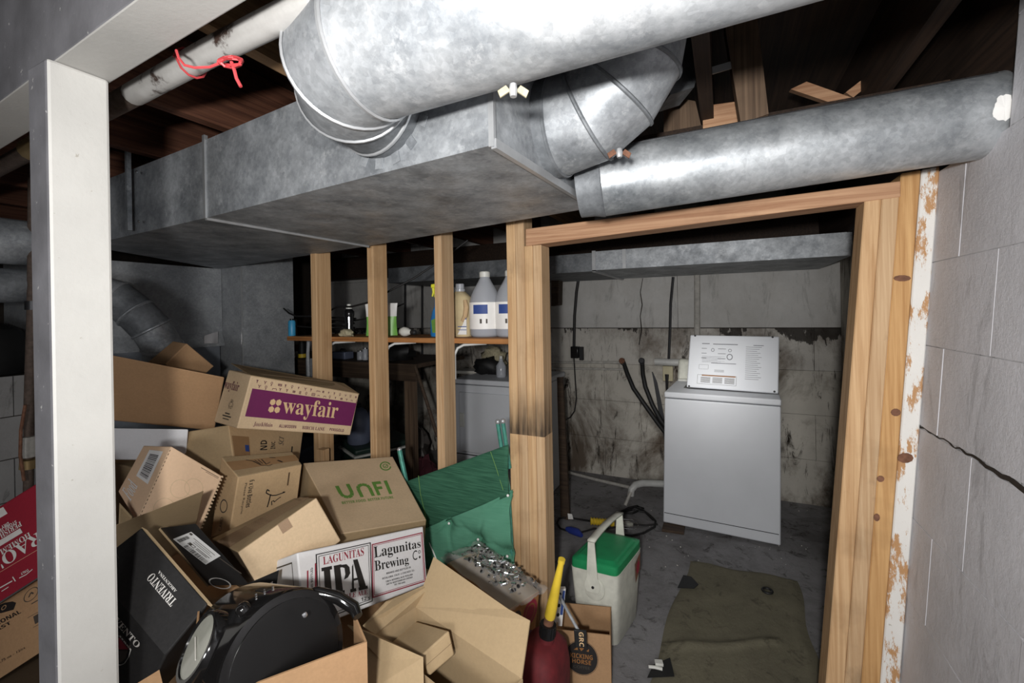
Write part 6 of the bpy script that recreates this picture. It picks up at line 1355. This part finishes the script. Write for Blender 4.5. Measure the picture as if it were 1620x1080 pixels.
# trouble light and its cord on the floor
def fz(x, y, z=.012): return pZ(x, y, z)
t = thing('trouble_light', 'trouble light with yellow handle and wire cage on the floor', 'work light', fz(960, 828))
h0, h1 = fz(934, 824, .030), fz(972, 827, .030); d = nrm(h1 - h0); L = np.linalg.norm(h1 - h0)
pr = [(.020, 0), (.026, .004)]
for k in range(7): pr += [(.018, L * (.10 + .12 * k)), (.026, L * (.16 + .12 * k))]
ob('handle', MB().lathe(pr + [(.02, L)], h0, d, 18), 'yellow_plastic', t, smooth=40)
e1 = h1 + d * .035; cg = MB(); ex = np.cross(d, (0, 0, 1))
for k in range(8):
    a = 6.283 * k / 8; r_ = ex * math.cos(a) + V(0, 0, 1) * math.sin(a); cg.tube([e1 + r_ * .02, e1 + d * .02 + r_ * .03, e1 + d * .09 + r_ * .030, e1 + d * .115 + r_ * .018, e1 + d * .12], .0018, 5)
for s_ in (.03, .085): cg.tube([e1 + d * s_ + .031 * (ex * math.cos(a) + V(0, 0, 1) * math.sin(a)) for a in np.linspace(0, 6.283, 17)], .0018, 5)
ob('wire_cage', cg, 'chrome', t); ob('bulb', MB().lathe([(.012, 0), (.02, .03), (.021, .06), (.008, .085)], e1, d, 14), 'glass_window', t, smooth=60)
ob('cord', MB().tube([h0, fz(920, 822), fz(898, 818), fz(884, 820), fz(881, 828), fz(887, 836), fz(900, 840)], .0065, 8), 'cord_black', t)
t = thing('extension_cable', 'black extension cord with a blue connector coiled on the floor', 'cord', fz(980, 830))
ob('connector', MB().tube([fz(896, 836, .02), fz(902, 838, .022), fz(914, 842, .022), fz(920, 847, .02)], [.012, .022, .024, .012], 12), 'blue_plastic', t)
ob('cord_run', MB().tube([fz(919, 842), fz(940, 836), fz(965, 835), fz(990, 832), fz(1003, 829), fz(1022, 831), fz(1040, 829)], .006, 8), 'cord_black', t)
ob('cord_coil', MB().tube([fz(985, 846), fz(1000, 847), fz(1018, 843), fz(1036, 833), fz(1037, 824), fz(1028, 815), fz(1016, 806), fz(1004, 802), fz(990, 806), fz(984, 811), fz(1000, 812), fz(1018, 804), fz(1008, 800), fz(994, 803), fz(978, 812), fz(1000, 806), fz(1021, 810), fz(1033, 822)], .007, 8), 'cord_black', t)
mb = MB(); mb.slab([fz(899, 821, .012), fz(907, 821, .012), fz(905, 813, .05), fz(898, 812, .05)], .002); ob('paper_tag', mb, 'label_white', label='small white paper tag on the black cord', cat='tag', smooth=0)
wbk = pZ(1070, 846, 0); ob('wood_shim', MB().obb(pZ(1047, 841, 0), pZ(1082, 846, 0) - pZ(1047, 841, 0), V(.0, .10, 0), (0, 0, .018)), 'dark_wood', label='thin wood shim on the floor at the foot of the washer', cat='shim', smooth=0, bevel=.002)

# drab canvas sheet on the floor and litter
mp = [fz(1010, 1120, .004), fz(1320, 1130, .004), fz(1259, 917, .004), fz(1091, 887, .004)]
def matf(u, v):
    p = bil(mp[0], mp[1], mp[2], mp[3], u, v); h = .003 + .010 * max(0, mnoise.noise((u * 3.1, v * 4.2, .7))) + .004 * abs(mnoise.noise((u * 8, v * 8, 3)))
    rdg = abs(v - (.30 + .12 * u)); h += .012 * math.exp(-(rdg / .02) ** 2) * (u > .05) * (u < .8); rd2 = abs(u - .93); h += .007 * math.exp(-(rd2 / .03) ** 2); return p + V(.012 * math.sin(v * 9), .01 * math.sin(u * 11), h if min(u, 1 - u, v, 1 - v) > .001 else .001)
ob('canvas_sheet', MB().grid(matf, 40, 60), 'mat_cloth', label='drab olive canvas sheet spread on the concrete floor', cat='sheet', smooth=60)
def scrap(name, label, cat, px, mat, z=.022, th=.003):
    mb = MB(); mb.prism([pZ(x, y, z) for x, y in px], (0, 0, th)); ob(name, mb, mat, label=label, cat=cat, smooth=0)
scrap('rubber_scrap', 'dark folded scrap near the top edge of the canvas sheet', 'scrap', [(1072, 930), (1081, 910), (1094, 913), (1105, 925), (1098, 931)], 'mat_dark' if 'mat_dark' in MATS else 'black_rubber', .016)
scrap('slate_scrap', 'dark square scrap under the white plastic clip', 'scrap', [(1024, 1072), (1034, 1052), (1060, 1041), (1067, 1070)], 'black_rubber', .016)
t = thing('plastic_clip', 'broken white plastic clip on the canvas sheet', 'clip', pZ(1040, 1052, .03)); ob('clip_body', MB().tube([pZ(1026, 1054, .026), pZ(1036, 1055, .026), pZ(1048, 1058, .026)], .006, 8), 'white_plastic', t); ob('clip_jaw', MB().obb(pZ(1037, 1054, .024), V(.03, .01, 0), V(-.008, .024, 0), (0, 0, .012)), 'white_plastic', t, bevel=.002)
t = thing('rubber_ring', 'small black ring lying on the canvas sheet', 'ring', pZ(1214, 933, .02)); c = pZ(1214, 934, .022); ob('ring_body', MB().tube([c + V(.022 * math.cos(a), .022 * math.sin(a), 0) for a in np.linspace(0, 6.283, 17)], .006, 8), 'black_rubber', t)
lit = MB(); rk = random.Random(44)
for k in range(70):
    x, y = rk.uniform(900, 1300), rk.uniform(800, 900); p = pZ(x, y, .001); lit.blob(p, rk.uniform(.001, .0042), 6, .8, seed=k)
ob('floor_debris', lit, 'paper', label='scattered pale crumbs of debris on the concrete floor', cat='debris', kind='stuff')
